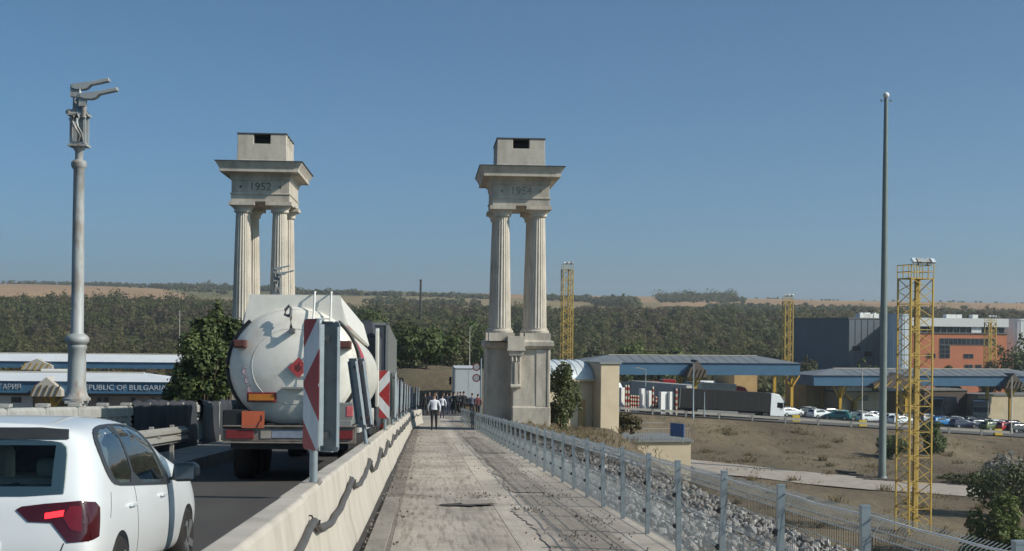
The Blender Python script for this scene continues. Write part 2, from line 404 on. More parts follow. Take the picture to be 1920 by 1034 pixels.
# kerb strip along the barrier foot and darker repair strips in the right half
mesh_obj('kerb_strip', strip('kerb_strip', -.60, -.40, -3, 21.4, stripped_mat('kerb_concrete', (.36, .33, .30), .2, 0), .045, 2, .5, .004), dk)
for (x0, x1, y0, y1, dd) in ((1.48, 2.12, 23, 37.5, 0), (1.30, 2.25, 7.5, 19.5, 0), (1.65, 2.3, 40, 58, 0)):
    nn_ = 60; V = []; F = []
    for i in range(nn_+1):
        yy = y0+(y1-y0)*i/nn_; w0 = .16*mnoise.noise(Vector((yy*.5, x0, 1)))+.05*mnoise.noise(Vector((yy*5, x0, 1))); w1 = .18*mnoise.noise(Vector((yy*.45, x1, 5)))+.05*mnoise.noise(Vector((yy*5, x1, 1)))
        for k in range(5):
            t = k/4; xx = x0+w0+(x1+w1-x0-w0)*t; V.append((xx, yy, zd(yy)+(.0135 if x0 > 1 else .012)))
    F = [(i*5+k, i*5+k+1, (i+1)*5+k+1, (i+1)*5+k) for i in range(nn_) for k in range(4)]
    mesh_obj('repair_strip', np_mesh('repair_strip', np.array(V), np.array(F), stripped_mat('worn_asphalt', (.335, .298, .26), .35, 0) if 'worn_asphalt' not in bpy.data.materials else bpy.data.materials['worn_asphalt'], True), dk)
# raised footway left of the road and its kerb
MCON = M('old_concrete', (.36, .33, .29), .9, var=.2, scale=3, bump=.01, stain=(.15, .13, .11), stain_scale=1.2, stain_amt=.6)
tag(mesh_obj('footway', strip('footway', -6.95, -5.06, -3, 118, MCON, .22, 2, 1.0, 0, .6)), kind='structure')
# ================================================================== CONCRETE BARRIER, CABLE
MBAR = M('barrier_concrete', (.47, .43, .375), .88, var=.1, scale=2.5, bump=.006, bscale=40, stain=(.27, .24, .20), stain_scale=1.6, stain_amt=.55, stretch=(1, 1, .35))
MRUB = M('cable_rubber', (.085, .08, .078), .6, var=.15)
MGALV = M('galvanised_steel', (.26, .305, .335), .5, .35, var=.12, scale=9)
MGALVD = M('weathered_steel', (.36, .35, .325), .6, .2, var=.2, scale=5, stain=(.20, .13, .08), stain_scale=5, stain_amt=.6)
MBLACK = M('black_plastic', (.015, .015, .016), .5, var=.2)
bar_root = empty('concrete_barrier', (-.95, 4, zd(4)), label='long white concrete safety barrier with sloping faces between road and stripped path', cat='barrier')
PROF = [(-.31, 0), (-.30, .09), (-.175, .28), (-.085, .84), (-.07, .86), (.08, .86), (.10, .83), (.165, .30), (.225, .07), (.23, 0)]
def bar_x(y): return -.95 + (.0016*(y-66)**2 if y > 66 else 0)
seg = 5.0; y = -5.15
while y < 84:
    b = MB(); y0, y1 = y+.012, y+seg-.012; n = len(PROF); cx, cz = bar_x(y0), zd(y0)
    vs = []
    for yy in (y0, y1):
        vs += [(bar_x(yy)-cx+p[0], yy-y0, zd(yy)-cz+p[1]) for p in PROF]
    fs = [(k, n+k, n+(k+1) % n, (k+1) % n) for k in range(n)]+[tuple(range(n)), tuple(range(2*n-1, n-1, -1))]
    b.add(vs, fs)
    o = b.build('barrier_block', MBAR, bar_root, 25, bevel=.012)
    o.matrix_parent_inverse = bar_root.matrix_basis.inverted(); j = R.uniform(-.012, .012)
    o.location = (cx+j, y0, cz)
    y += seg
def barface(y, h): return bar_x(y)+.10+(.84-h)/.54*.065+.025
path = []
hook = -.1; hooks = []
while hook < 82:
    L = 4.95+R.uniform(-.25, .25); sg = .21+R.uniform(-.05, .07)
    hooks.append(hook)
    for k in range(12):
        u = k/12; yy = hook+L*u
        h = .665-sg*2.1*(u**.55)*(1-u)+.01*math.sin(k*2+hook); path.append((barface(yy, h), yy, zd(yy)+h))
    hook += L
mb = MB().tube(path, .03, 8)
cab = tag(mb.build('cable', MRUB, None, 60), 'grey rubber cable hung in loops along the white concrete barrier', 'cable')
for h in hooks:
    b = MB().tube([(-.06, 0, .03), (-.02, 0, .03), (.0, 0, -.02), (.035, 0, -.035), (.04, 0, .0)], .007, 5)
    o = b.build('hook', MBLACK, cab, 40, loc=(barface(h, .66), h, zd(h)+.67))
# ================================================================== DELINEATOR BOARDS ON THE BARRIER
def chevron_mat():
    # red / white retro-reflective sheet: diagonal bands above and below the middle meeting in an arrow
    m, nd, lk, b = nt('chevron_sheet')
    tc = nd.new('ShaderNodeTexCoord'); sp = nd.new('ShaderNodeSeparateXYZ'); lk.new(tc.outputs['Object'], sp.inputs[0])
    def mt(op, a, c):
        k = nd.new('ShaderNodeMath'); k.operation = op
        for i, v in enumerate((a, c)):
            if v is None: continue
            if isinstance(v, (int, float)): k.inputs[i].default_value = v
            else: lk.new(v, k.inputs[i])
        return k.outputs[0]
    az = mt('ABSOLUTE', sp.outputs['Z'], None)
    s = mt('SUBTRACT', az, mt('MULTIPLY', sp.outputs['X'], 1.15))      # arrow pointing to -x
    s = mt('ADD', s, -.155+.56)
    f = mt('FRACT', mt('DIVIDE', s, .56), None)
    st = mt('LESS_THAN', f, .5)
    nz = noise(nd, lk, 9, 6, (1, 1, .4))
    red = ramp(nd, lk, nz, [(.3, (.26, .018, .022)), (.7, (.36, .03, .034))]); wht = ramp(nd, lk, nz, [(.3, (.5, .53, .56)), (.7, (.68, .7, .72))])
    c = mixc(nd, lk, st, red, wht)
    lk.new(c, b.inputs['Base Color']); b.inputs['Roughness'].default_value = .35
    return m
MCHEV = chevron_mat()
def board(parent, loc, yaw, tilt=0):
    """one board, front facing -y before yaw; steel pan behind the sheet"""
    b = MB(); w, h = .125, .54
    def outline(iw, ih, r, n=4):
        pts = []
        for cx, cz, a0 in ((iw-r, ih-r, 0), (-iw+r, ih-r, 90), (-iw+r, -ih+r, 180), (iw-r, -ih+r, 270)):
            for k in range(n+1):
                t = rad(a0+90*k/n); pts.append((cx+r*math.cos(t), cz+r*math.sin(t)))
        return pts
    b.prism(outline(w, h, .035), (0, 0, 0), (1, 0, 0), (0, 0, 1), (0, .012, 0))
    # folded rim and channel stiffener on the back
    for sx in (-1, 1): b.box((sx*(w-.006), .026, 0), (.012, .03, 2*h-.09))
    for sz in (-1, 1): b.box((0, .026, sz*(h-.006)), (2*w-.09, .03, .012))
    pan = b.build('board', MGALV, parent, loc=loc, rot=(tilt, 0, yaw))
    f = MB().prism(outline(w-.004, h-.004, .033), (0, -.003, 0), (1, 0, 0), (0, 0, 1), (0, .003, 0)).build('reflective_sheet', MCHEV, pan)
    f.location = (0, -.002, 0)
    for sz in (-1, 1):
        MB().box((0, .03, sz*.40), (.07, .035, .05)).cyl((0, .012, sz*.40), (0, .06, sz*.40), .012, n=8).build('clamp', MGALVD, pan)
    return pan
def delineator(Y, label, yaw1=rad(-35), yaw2=rad(150), lean=(0, 0, 0), two=True, gap=.10):
    r = empty('delineator_sign', (bar_x(Y)+.03, Y, zd(Y)+.855), lean, label, 'road sign', 'red and white delineator boards on the barrier')
    MB().cyl((0, 0, 0), (0, 0, 1.25), .034, n=14).build('post', MGALV, r, 40)
    b = MB().box((0, 0, .008), (.14, .16, .016))
    for sx in (-1, 1):
        for sy in (-1, 1): b.cyl((sx*.05, sy*.06, .016), (sx*.05, sy*.06, .04), .01, n=6)
    b.build('base_plate', MGALVD, r)
    board(r, (-.02, -.055, .82), yaw1); 
    if two: board(r, (gap, .05, .80), yaw2)
    return r
delineator(11.4, 'nearest delineator sign on the barrier, striped board in front and grey back beside it', rad(-54), rad(150), gap=.10)
delineator(21.4, 'grey delineator boards leaning left beside the tanker, seen from behind', rad(122), rad(116), (rad(2), rad(-8), 0), gap=.10)
delineator(31.2, 'second striped delineator sign with a large red arrow, past the leaning boards', rad(-6), rad(120), gap=.19)
lab = ['first of the edge-on delineator signs behind the second striped one', 'second of the edge-on delineator signs behind the second striped one', 'third edge-on delineator sign along the barrier',
       'fourth edge-on delineator sign along the barrier', 'fifth edge-on delineator sign along the barrier', 'sixth edge-on delineator sign along the barrier', 'farthest delineator sign, at the end of the barrier']
for Y, l in zip((38, 44, 50.5, 57.5, 65, 73, 81), lab):
    delineator(Y, l, rad(118+R.uniform(-6, 6)), rad(112+R.uniform(-6, 6)), (0, rad(R.uniform(-2, 2)), 0), gap=.1)
# ================================================================== MESH FENCE ON THE RIGHT
FXX = 2.60; PITCH = 2.0
fence = empty('mesh_fence', (FXX, 3.9, zd(3.9)), label='long low galvanised mesh fence with square posts along the right edge of the path', cat='fence')
fb = MB(); wr = .0024
for k in range(40):
    x = -.975+.05*k
    fb.tube([(0, x, .03), (0, x, .42), (.025, x, .45), (0, x, .48), (0, x, .76), (.045, x, .84), (.12, x, .885)], wr, 4)
for z, dx in ((.06, 0), (.25, 0), (.42, 0), (.48, 0), (.66, 0), (.76, 0), (.80, .022)):
    fb.bar((dx+.004, -.985, z), (dx+.004, .985, z), .006)
MWIRE = M('fence_wire', (.40, .44, .46), .45, .3, var=.1)
fme = fb.mesh('mesh_panel', MWIRE, 60)
pme = MB().box((0, 0, .48), (.052, .052, .96)).box((0, 0, .965), (.056, .056, .012)).box((0, 0, .01), (.14, .14, .02)).mesh('post', MGALV)
cme = MB().box((-.035, 0, 0), (.03, .05, .045)).cyl((-.05, 0, 0), (-.06, 0, 0), .012, n=8).mesh('clip', MBLACK)
Y = 5.9; first = None; tops = []
def fx(y): return FXX + (0 if y < 55 else -.0004*(y-55)**2)
def fchild(o, loc, rot=None):
    o.matrix_parent_inverse = fence.matrix_basis.inverted(); o.location = loc
    if rot: o.rotation_euler = rot
    return o
while Y < 86:
    p = fchild(mesh_obj('post', pme, fence), (fx(Y), Y, zd(Y)-.02), (rad(R.uniform(-1.2, 1.2)), rad(R.uniform(-1.2, 1.2)), 0))
    for h in (.30, .62):
        c = mesh_obj('clip', cme, p); c.location = (0, 0, h)
    sl_ = math.atan2(zd(Y+PITCH)-zd(Y), PITCH)
    fchild(mesh_obj('mesh_panel', fme, fence), (fx(Y+1)+.035, Y+1, zd(Y+1)+.0), (sl_, rad(R.uniform(-1, 1)), 0))
    for k in range(5):
        t = k/5; tops.append((fx(Y)+.03, Y+PITCH*t, zd(Y+PITCH*t)+.885-.016*math.sin(math.pi*t)*R.uniform(.3, 1)))
    Y += PITCH
Y0 = 3.9
p = fchild(mesh_obj('post', pme, fence), (fx(Y0), Y0, zd(Y0)-.02)); fchild(mesh_obj('mesh_panel', fme, fence), (fx(Y0)+.035, Y0+1, zd(Y0+1)), (math.atan(-GR), 0, 0))
tops = [(FXX+.03, 3.9, zd(3.9)+.885)]+tops
MTAPE = M('white_tape', (.74, .72, .68), .5, var=.05)
o = MB().tube(tops, .0065, 6).build('top_cord', MTAPE, fence, 60); fchild(o, (0, 0, 0))
# ================================================================== LEFT BALUSTRADE, GUARD RAIL
MRAIL = M('painted_iron', (.40, .40, .38), .7, .1, var=.15, scale=4, stain=(.30, .22, .15), stain_scale=2.2, stain_amt=.6)
RX = -6.62; RP = 2.2
rail = empty('balustrade', (RX, 5, zd(5)+.22), label='old grey balustrade with posts, thick top rail and iron bars left of the road', cat='railing')
pm = MB().box((0, 0, .60), (.17, .17, 1.2)).box((0, 0, 1.215), (.21, .21, .05)).box((0, 0, .10), (.22, .22, .2)).mesh('post', MRAIL)
L_ = RP-.17
tm = MB().box((0, 0, 1.03), (.15, L_, .15)).cyl((0, -L_/2, 1.105), (0, L_/2, 1.105), .075, n=10).mesh('top_rail', MRAIL, 40)
g = MB().box((0, 0, .76), (.09, L_, .06)).box((0, 0, .12), (.09, L_, .07))
for k in range(4): g.sphere((0, -L_/2+L_*(k+.5)/4, .87), (.05, .05, .062), 8, 6)
for k in range(19): g.box((0, -L_/2+L_*(k+.5)/19, .44), (.022, .03, .6))
gm = g.mesh('bar_panel', MRAIL)
Y = 4.4
while Y < 66:
    for nm, me, yy in (('post', pm, Y), ('top_rail', tm, Y+RP/2), ('bar_panel', gm, Y+RP/2)):
        o = mesh_obj(nm, me, rail); o.matrix_parent_inverse = rail.matrix_basis.inverted()
        o.location = (RX, yy, zd(yy)+.20); o.rotation_euler = (0 if nm == 'post' else math.atan(-GR), 0, 0)
    Y += RP
gr = empty('guard_rail', (-4.85, 5, zd(5)), label='steel guard rail with a folded beam on posts at the left kerb', cat='guard rail')
prof = [(0, -.155), (.02, -.15), (.022, -.12), (.085, -.095), (.085, -.045), (.022, -.02), (.022, .02), (.085, .045), (.085, .095), (.022, .12), (.02, .15), (0, .155)]
gp = prof+[(p[0]-.006, p[1]) for p in prof[::-1]]
bm_ = MB().prism(gp, (0, -1.99, 0), (1, 0, 0), (0, 0, 1), (0, 3.98, 0)).mesh('beam', MGALVD)
pom = MB().box((-.07, 0, -.36), (.07, .10, 1.1)).box((-.025, 0, 0), (.06, .08, .2)).cyl((.04, 0, 0), (.10, 0, 0), .02, n=8).mesh('post', MGALVD)
Y = 4
while Y < 27:
    for nm, me, yy in (('beam', bm_, Y+2), ('post', pom, Y+1), ('post', pom, Y+3)):
        o = mesh_obj(nm, me, gr); o.matrix_parent_inverse = gr.matrix_basis.inverted()
        o.location = (-4.85, yy, zd(yy)+.84); o.rotation_euler = (math.atan(-GR) if nm == 'beam' else 0, 0, 0)
    Y += 4
# dark sheets added over the balustrade beside the tanker, standing in for shade
MSHADE = M('shade_sheet_dark', (.04, .045, .055), .75, var=.25, scale=1.5)
for k, (y0, y1, lb) in enumerate(((31.2, 39.6, 'nearer dark sheet added for shade on the balustrade left of the tanker'), (40.4, 49, 'farther dark sheet added for shade on the balustrade behind the tanker'))):
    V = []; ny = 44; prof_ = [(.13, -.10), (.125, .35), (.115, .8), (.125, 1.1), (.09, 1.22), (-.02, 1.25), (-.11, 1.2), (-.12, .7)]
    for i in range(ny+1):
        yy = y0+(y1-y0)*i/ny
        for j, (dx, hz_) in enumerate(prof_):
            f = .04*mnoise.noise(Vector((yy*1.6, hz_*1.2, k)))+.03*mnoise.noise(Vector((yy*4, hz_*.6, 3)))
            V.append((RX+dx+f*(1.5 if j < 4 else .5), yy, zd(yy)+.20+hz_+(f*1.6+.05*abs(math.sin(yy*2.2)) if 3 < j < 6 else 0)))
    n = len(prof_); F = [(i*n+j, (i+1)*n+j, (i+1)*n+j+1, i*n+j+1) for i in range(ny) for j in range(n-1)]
    o = mesh_obj('shade_sheet', np_mesh('shade_sheet', np.array(V), np.array(F), MSHADE, True)); tag(o, lb, 'shade_sheet', 'dark sheets added for shade on the balustrade'); s = o.modifiers.new('t', 'SOLIDIFY'); s.thickness = .006
# ================================================================== OLD BRIDGE LAMPS
MLAMP = M('lamp_iron', (.37, .385, .385), .6, .15, var=.12, scale=3, stain=(.17, .085, .035), stain_scale=2.6, stain_amt=1, stretch=(1, 1, .4))
def bridge_lamp(loc, label, rz=0):
    r = empty('street_lamp', loc, (0, 0, rz), label, 'street lamp', 'old iron lamps on the left balustrade')
    MB().box((0, .14, -.72), (.24, .2, 1.5)).box((0, -.14, -.72), (.24, .2, 1.5)).box((0, 0, .03), (.34, .5, .06)).build('pedestal', MRAIL, r, bevel=.01)
    MB().lathe([(.26, .06), (.26, .10), (.215, .14), (.19, .22), (.175, .34), (.168, .8), (.163, 1.03), (.185, 1.06), (.185, 1.10), (.165, 1.12), (.20, 1.16), (.225, 1.19), (.225, 1.25), (.20, 1.29), (.15, 1.33)], n=24).build('base', MLAMP, r, 40)
    MB().lathe([(.15, 1.32), (.118, 1.36), (.116, 2.4), (.108, 3.6), (.10, 4.47), (.13, 4.51), (.145, 4.54), (.145, 4.61), (.11, 4.65), (.075, 4.67), (.075, 4.82), (.11, 4.87), (.13, 4.91)], n=24).build('pole', MLAMP, r, 40)
    # lantern: square housing with frame, roof and scroll
    la = MB(); la.X = Matrix.Translation((0, 0, 4.93-5.19*.82)) @ Matrix.Diagonal((1, 1, .82, 1)); la.box((0, 0, 5.19), (.36, .36, .05)).box((0, 0, 5.24), (.26, .26, .06)).box((0, 0, 5.58), (.20, .20, .62))
    for sx in (-1, 1):
        for sy in (-1, 1): la.box((sx*.125, sy*.125, 5.56), (.045, .045, .64))
    la.box((0, 0, 5.90), (.38, .38, .045)).box((0, 0, 5.99), (.36, .36, .14), taper=(.55, .55)).box((0, 0, 6.12), (.16, .16, .12), taper=(.7, .7)).lathe([(.05, 6.18), (.085, 6.25), (.05, 6.38), (.01, 6.52)], n=10)
    l = la.build('lantern', MLAMP, r, 35)
    sc_ = MB(); sc_.X = la.X; sc_.tube([(.02, -.16, 5.28), (.06, -.20, 5.40), (-.01, -.22, 5.56), (-.07, -.20, 5.72), (-.06, -.18, 5.86), (.0, -.19, 5.92), (.04, -.19, 5.84), (.0, -.20, 5.74), (-.035, -.21, 5.62)], .022, 6)
    sc_.tube([(.1, -.15, 5.3), (.09, -.19, 5.45), (.02, -.21, 5.62), (.0, -.2, 5.8)], .018, 6).sphere((-.17, -.1, 5.96), (.07, .05, .07), 8, 6).tube([(-.1, -.1, 5.9), (-.16, -.1, 5.8), (-.12, -.12, 5.6), (-.13, -.1, 5.35)], .02, 6)
    sc_.build('scroll_ornament', MLAMP, l, 60)
    for k, (bx, by, h, L) in enumerate(((-.12, .16, 6.10, .64), (.12, -.16, 5.87, .63))):
        a = MB().cyl((bx, by, 5.45), (bx, by, h-.02), .05, n=10).box((bx-.02, by, h-.09), (.13, .12, .24)); arm = a.build('arm', MLAMP, r, 40)
        hd = MB().prism([(-.07, -.04), (.02, -.075), (.16, -.075), (.24, -.045), (.30, .02), (L, .10), (L, .165), (.30, .085), (-.07, .03)], (bx, by-.09, h), (1, 0, 0), (0, 0, 1), (0, .18, 0))
        hd.build('lamp_head', M('lamp_head_grey', (.34, .36, .37), .5, .2, var=.08), arm, 40, bevel=.008)
    return r
p = at(143.5, 757, 26.7); lamp0 = bridge_lamp((p.x, 26.7, p.z), 'tall rusty grey iron lamp post with two angled heads, rising from the balustrade')
c = copy_tree(lamp0, None, 'distant iron lamp post seen in front of the left gate tower column'); p = at(526, 640, 64.0)
c.location = (-6.75, 62.5, zd(62.5)+1.35)
# ================================================================== GATE TOWERS
def stone_mat(name, col):
    m, nd, lk, b = nt(name)
    n1 = noise(nd, lk, 2.2, 8, (1, 1, .35), .65); n2 = noise(nd, lk, .9, 6, (1, 1, .25), .6); n3 = noise(nd, lk, 24, 6)
    c = ramp(nd, lk, n1, [(.28, dim(col, .72)), (.5, col), (.72, dim(col, 1.22))])
    f = ramp(nd, lk, n2, [(.51, (0, 0, 0)), (.74, (.68, .68, .68))])
    c = mixc(nd, lk, f, c, (.15, .13, .11))
    c = mixc(nd, lk, .5, c, ramp(nd, lk, n3, [(.3, (.75, .75, .75)), (.7, (1.2, 1.2, 1.2))]), 'MULTIPLY')
    lk.new(c, b.inputs['Base Color']); b.inputs['Roughness'].default_value = .92
    bumpn(nd, lk, n3, .5, .015, b); return m
MST = stone_mat('tower_stone', (.50, .455, .39)); MSTW = stone_mat('tower_column_stone', (.53, .48, .41)); MLEAD = M('lead_flashing', (.06, .062, .062), .7, var=.25)
def rings(b, lv, c=(0, 0)):                       # stacked rectangles (half x, half y, z)
    vs = []; fs = []
    for hx, hy, z in lv: vs += [(c[0]-hx, c[1]-hy, z), (c[0]+hx, c[1]-hy, z), (c[0]+hx, c[1]+hy, z), (c[0]-hx, c[1]+hy, z)]
    for i in range(len(lv)-1):
        for k in range(4): fs.append((4*i+k, 4*i+(k+1) % 4, 4*i+4+(k+1) % 4, 4*i+4+k))
    fs += [(3, 2, 1, 0), tuple(4*(len(lv)-1)+k for k in range(4))]
    return b.add(vs, fs)
def gate_tower(X, label, year, m=1):
    YC = 71.8
    r = empty('gate_tower', (X, YC, -3.7), label=label, cat='tower', group='stone gate towers at the bridge head')
    def pb(b, name, mat, parent=r, smooth=None, bevel=0):
        o = b.build(name, mat, parent, smooth, bevel=bevel)
        if parent is r: o.location = (0, 0, 3.7)
        return o
    # pedestal: proud right half with chamfered pilaster strips, recessed left half
    b = MB()
    rings(b, [(.98, 2.30, -5.5), (.98, 2.30, -2.35), (.95, 2.26, -2.28), (.95, 2.24, .62)], (.62*m, -.15))
    rings(b, [(.68, 1.7, -5.5), (.68, 1.7, .62)], (-.95*m, .35))
    pd = pb(b, 'pedestal', MST, bevel=.03)
    b = MB(); b.box((1.12*m, -2.40, -.85), (.56, .07, 2.9)).box((1.47*m, -2.42, -.85), (.12, .10, 2.9)).box((.62*m, -2.42, -2.95), (1.90, .12, 1.2)); b.build('pilaster_strip', MST, pd, bevel=.02)
    b = MB()
    rings(b, [(1.0, 2.35, .62), (1.05, 2.45, .72), (1.10, 2.5, .78), (1.10, 2.5, .98), (1.02, 2.4, 1.06)], (.62*m, -.15))
    rings(b, [(.74, 1.8, .62), (.82, 1.95, .75), (.82, 1.95, .93), (.74, 1.8, 1.0)], (-.95*m, .35))
    pb(b, 'pedestal_moulding', MST, bevel=.015)
    # console bracket on the front
    b = MB(); b.box((-.2*m, -2.52, .95), (.86, .5, .62)).box((-.2*m, -2.60, .58), (.92, .62, .12)).box((-.2*m, -2.55, .40), (.7, .5, .24), taper=(1.15, 1.1))
    for k in range(3): b.cyl((-.2*m-.2+.2*k, -2.70, .30), (-.2*m-.2+.2*k, -2.70, -.02), .07, .06, 8)
    b.box((-.2*m, -2.50, -.55), (.5, .22, 1.6)); b.bar((-.2*m, -2.66, -.05), (-.2*m, -2.62, -1.25), .14, .14); b.bar((-.40*m, -2.63, -.1), (-.40*m, -2.6, -1.2), .07); b.bar((.0*m, -2.63, -.1), (.0*m, -2.6, -1.2), .07)
    b.cyl((-.46*m, -2.64, -1.28), (.06*m, -2.64, -1.28), .11, n=12)
    pb(b, 'console', MST, bevel=.012)
    # columns: shaft with flutes, base and capital
    cb = MB(); prof = [(.49-.012*k-.0006*k*k, 1.66+k*(7.42-1.66)/8) for k in range(9)]
    cb.lathe(prof, n=40, flute=.075); shaft = cb.mesh('column', MSTW, 20)
    bb = MB().lathe([(.60, 1.42), (.62, 1.47), (.62, 1.53), (.56, 1.58), (.53, 1.61), (.53, 1.68)], n=28).box((0, 0, 1.22), (1.30, 1.30, .42)).mesh('column_base', MSTW, 40)
    kb = MB().lathe([(.425, 7.36), (.46, 7.42), (.44, 7.46), (.45, 7.52), (.54, 7.62), (.60, 7.68), (.60, 7.70)], n=28).box((0, 0, 7.79), (1.30, 1.30, .18)).mesh('capital', MSTW, 40)
    for sx in (-1, 1):
        for sy in (-1, 1):
            o = mesh_obj('column', shaft, r, loc=(sx*.92, sy*1.8, 3.7), rot=(0, 0, R.uniform(0, 1)))
            for nm, me in (('column_base', bb), ('capital', kb)): mesh_obj(nm, me, o).rotation_euler = (0, 0, -o.rotation_euler.z)
    b = MB(); rings(b, [(1.46, 2.38, 7.88), (1.46, 2.38, 8.22), (1.50, 2.42, 8.23), (1.50, 2.42, 8.30), (1.44, 2.36, 8.31), (1.44, 2.36, 8.95)])
    pb(b, 'entablature', MST, bevel=.015)
    b = MB(); rings(b, [(1.48, 2.42, 8.94), (1.50, 2.44, 9.14), (1.58, 2.54, 9.22), (1.62, 2.58, 9.27), (1.95, 3.08, 9.30), (1.95, 3.08, 9.46), (1.97, 3.09, 9.50), (2.03, 3.15, 9.62), (2.12, 3.23, 9.76), (2.13, 3.24, 9.80)])
    pb(b, 'cornice', MST, bevel=.012)
    b = MB(); rings(b, [(2.17, 3.28, 9.80), (2.17, 3.28, 9.84), (1.4, 2.1, 9.96)]); pb(b, 'cornice_flashing', MLEAD)
    b = MB(); rings(b, [(1.27, 1.98, 9.9), (1.24, 1.95, 10.05), (1.22, 1.92, 10.85)]); pb(b, 'attic', MST, bevel=.015)
    for sx in (-1, 1):
        for y0, y1 in ((-1.92, -1.22), (-.75, -.28), (.28, .75), (1.22, 1.92)):
            x0, x1 = (.42, 1.22) if abs(y0+y1) > 2 else (.9, 1.22)
            o = pb(MB().box((sx*(x0+x1)/2, (y0+y1)/2, 11.08), (x1-x0, y1-y0, .5)), 'merlon', MST, bevel=.02)
    pb(MB().box((0, 0, 11.36), (2.50, 3.9, .06)).box((0, .1, 11.05), (1.0, 2.2, .4)), 'attic_roof', MLEAD)
    # inscription cut in the frieze
    MDIG = M('worn_lettering', (.15, .14, .125), .95, var=.4, scale=6) if m < 0 else M('faded_lettering', (.27, .25, .22), .95, var=.4, scale=6)
    t = text_obj(year, .56, .008, MDIG, 'inscription', r, (0, -2.372, 3.7+8.62), (rad(90), 0, 0))
    for sx in (-1, 1):
        s = MB().prism([((.11 if k % 2 == 0 else .05)*math.sin(math.pi*k/5), (.11 if k % 2 == 0 else .05)*math.cos(math.pi*k/5)) for k in range(10)], (sx*.98, -2.362, 8.62), (1, 0, 0), (0, 0, 1), (0, -.012, 0))
        pb(s, 'star', MDIG)
    return r
gate_tower(-8.40, 'left stone gate tower marked 1952, its base behind the tanker', '1952', -1)
gate_tower(4.72, 'right stone gate tower with faded date and its pedestal in full view', '1954', 1)
# ================================================================== RUBBLE BANK
MROCK = M('broken_concrete', (.33, .315, .305), .92, var=.4, scale=4, bump=.02, stain=(.17, .155, .145), stain_scale=2.2, stain_amt=.8)
def rock(seed, sub=1):
    rr = random.Random(seed); bm = bmesh.new(); bmesh.ops.create_icosphere(bm, subdivisions=sub, radius=1)
    planes = [Vector((rr.gauss(0, 1), rr.gauss(0, 1), rr.gauss(0, 1))).normalized() for _ in range(7)]
    ds = [rr.uniform(.5, .85) for _ in planes]
    for v in bm.verts:
        for n, d in zip(planes, ds):
            k = v.co.dot(n)
            if k > d: v.co -= n*(k-d)
        v.co = Vector((v.co.x*rr.uniform(.95, 1.05), v.co.y*rr.uniform(.75, .85), v.co.z*.68))
    me = bpy.data.meshes.new('stone'); bm.to_mesh(me); bm.free(); me.materials.append(MROCK); return me
def vary_rocks():
    nd, lk = MROCK.node_tree.nodes, MROCK.node_tree.links; b = nd['Principled BSDF']; src = b.inputs['Base Color'].links[0].from_socket
    g = nd.new('ShaderNodeNewGeometry'); oi = nd.new('ShaderNodeObjectInfo'); ad = nd.new('ShaderNodeMath'); ad.operation = 'ADD'; lk.new(g.outputs['Random Per Island'], ad.inputs[0]); lk.new(oi.outputs['Random'], ad.inputs[1])
    fr = nd.new('ShaderNodeMath'); fr.operation = 'FRACT'; lk.new(ad.outputs[0], fr.inputs[0])
    lk.new(mixc(nd, lk, 1, src, ramp(nd, lk, fr.outputs[0], [(0, (.5, .47, .43)), (.35, (.85, .82, .78)), (.75, (1.1, 1.1, 1.1)), (1, (1.4, 1.38, 1.35))]), 'MULTIPLY'), b.inputs['Base Color'])
vary_rocks()
rocks = [rock(k, 2) for k in range(7)]
def rub_top(x, y):                                   # heaped profile beside the fence
    e = lerp_tab(SHO, y)
    return ground(x, y) + .16*math.sin(math.pi*min(1, max(0, (x-2.75)/(e-2.2))))*(.75+.5*mnoise.noise(Vector((x*.8, y*.35, 4))))*sst(60, 50, y) if y < 60 else ground(x, y)
rp = empty('rubble_bank', (3.6, 10, zd(10)-.12), label='bank of broken grey concrete rubble outside the mesh fence', cat='rubble')
stones = []
tries = 0
while len(stones) < 9500:
    y = 5+50*R.random()**1.25; e = lerp_tab(SHO, y)
    x = 2.82+(e+1.8-2.82)*R.random()
    s = R.uniform(.024, .058)*(1.0 if R.random() < .85 else 1.6)
    if y > 34 and R.random() < .3: continue
    stones.append((s/y, x, y, s))
stones.sort(reverse=True)
for k, (_, x, y, s) in enumerate(stones[:290]):
    o = mesh_obj('stone', rocks[k % 7], rp); o.matrix_parent_inverse = rp.matrix_basis.inverted()
    o.location = (x, y, rub_top(x, y)+s*.35); o.scale = (s*R.uniform(.8, 1.3),)*3; o.rotation_euler = (R.uniform(0, 6), R.uniform(0, 6), R.uniform(0, 6))
srock = [rock(100+k, 1) for k in range(6)]; vs = []; fs = []; off = 0
for k, (_, x, y, s) in enumerate(stones[290:]):
    me = srock[k % 6]; q = Euler((R.uniform(0, 6), R.uniform(0, 6), R.uniform(0, 6))).to_matrix(); c = Vector((x, y, rub_top(x, y)+s*.4))
    vs += [c+q @ (v.co*s*1.15) for v in me.vertices]; fs += [tuple(off+i for i in p.vertices) for p in me.polygons]; off += len(me.vertices)
b = MB(); b.v = [tuple(v) for v in vs]; b.f = fs; b.mi = [0]*len(fs)
o = b.build('small_rubble', MROCK, rp); o.matrix_parent_inverse = rp.matrix_basis.inverted(); tag(o, kind='stuff')
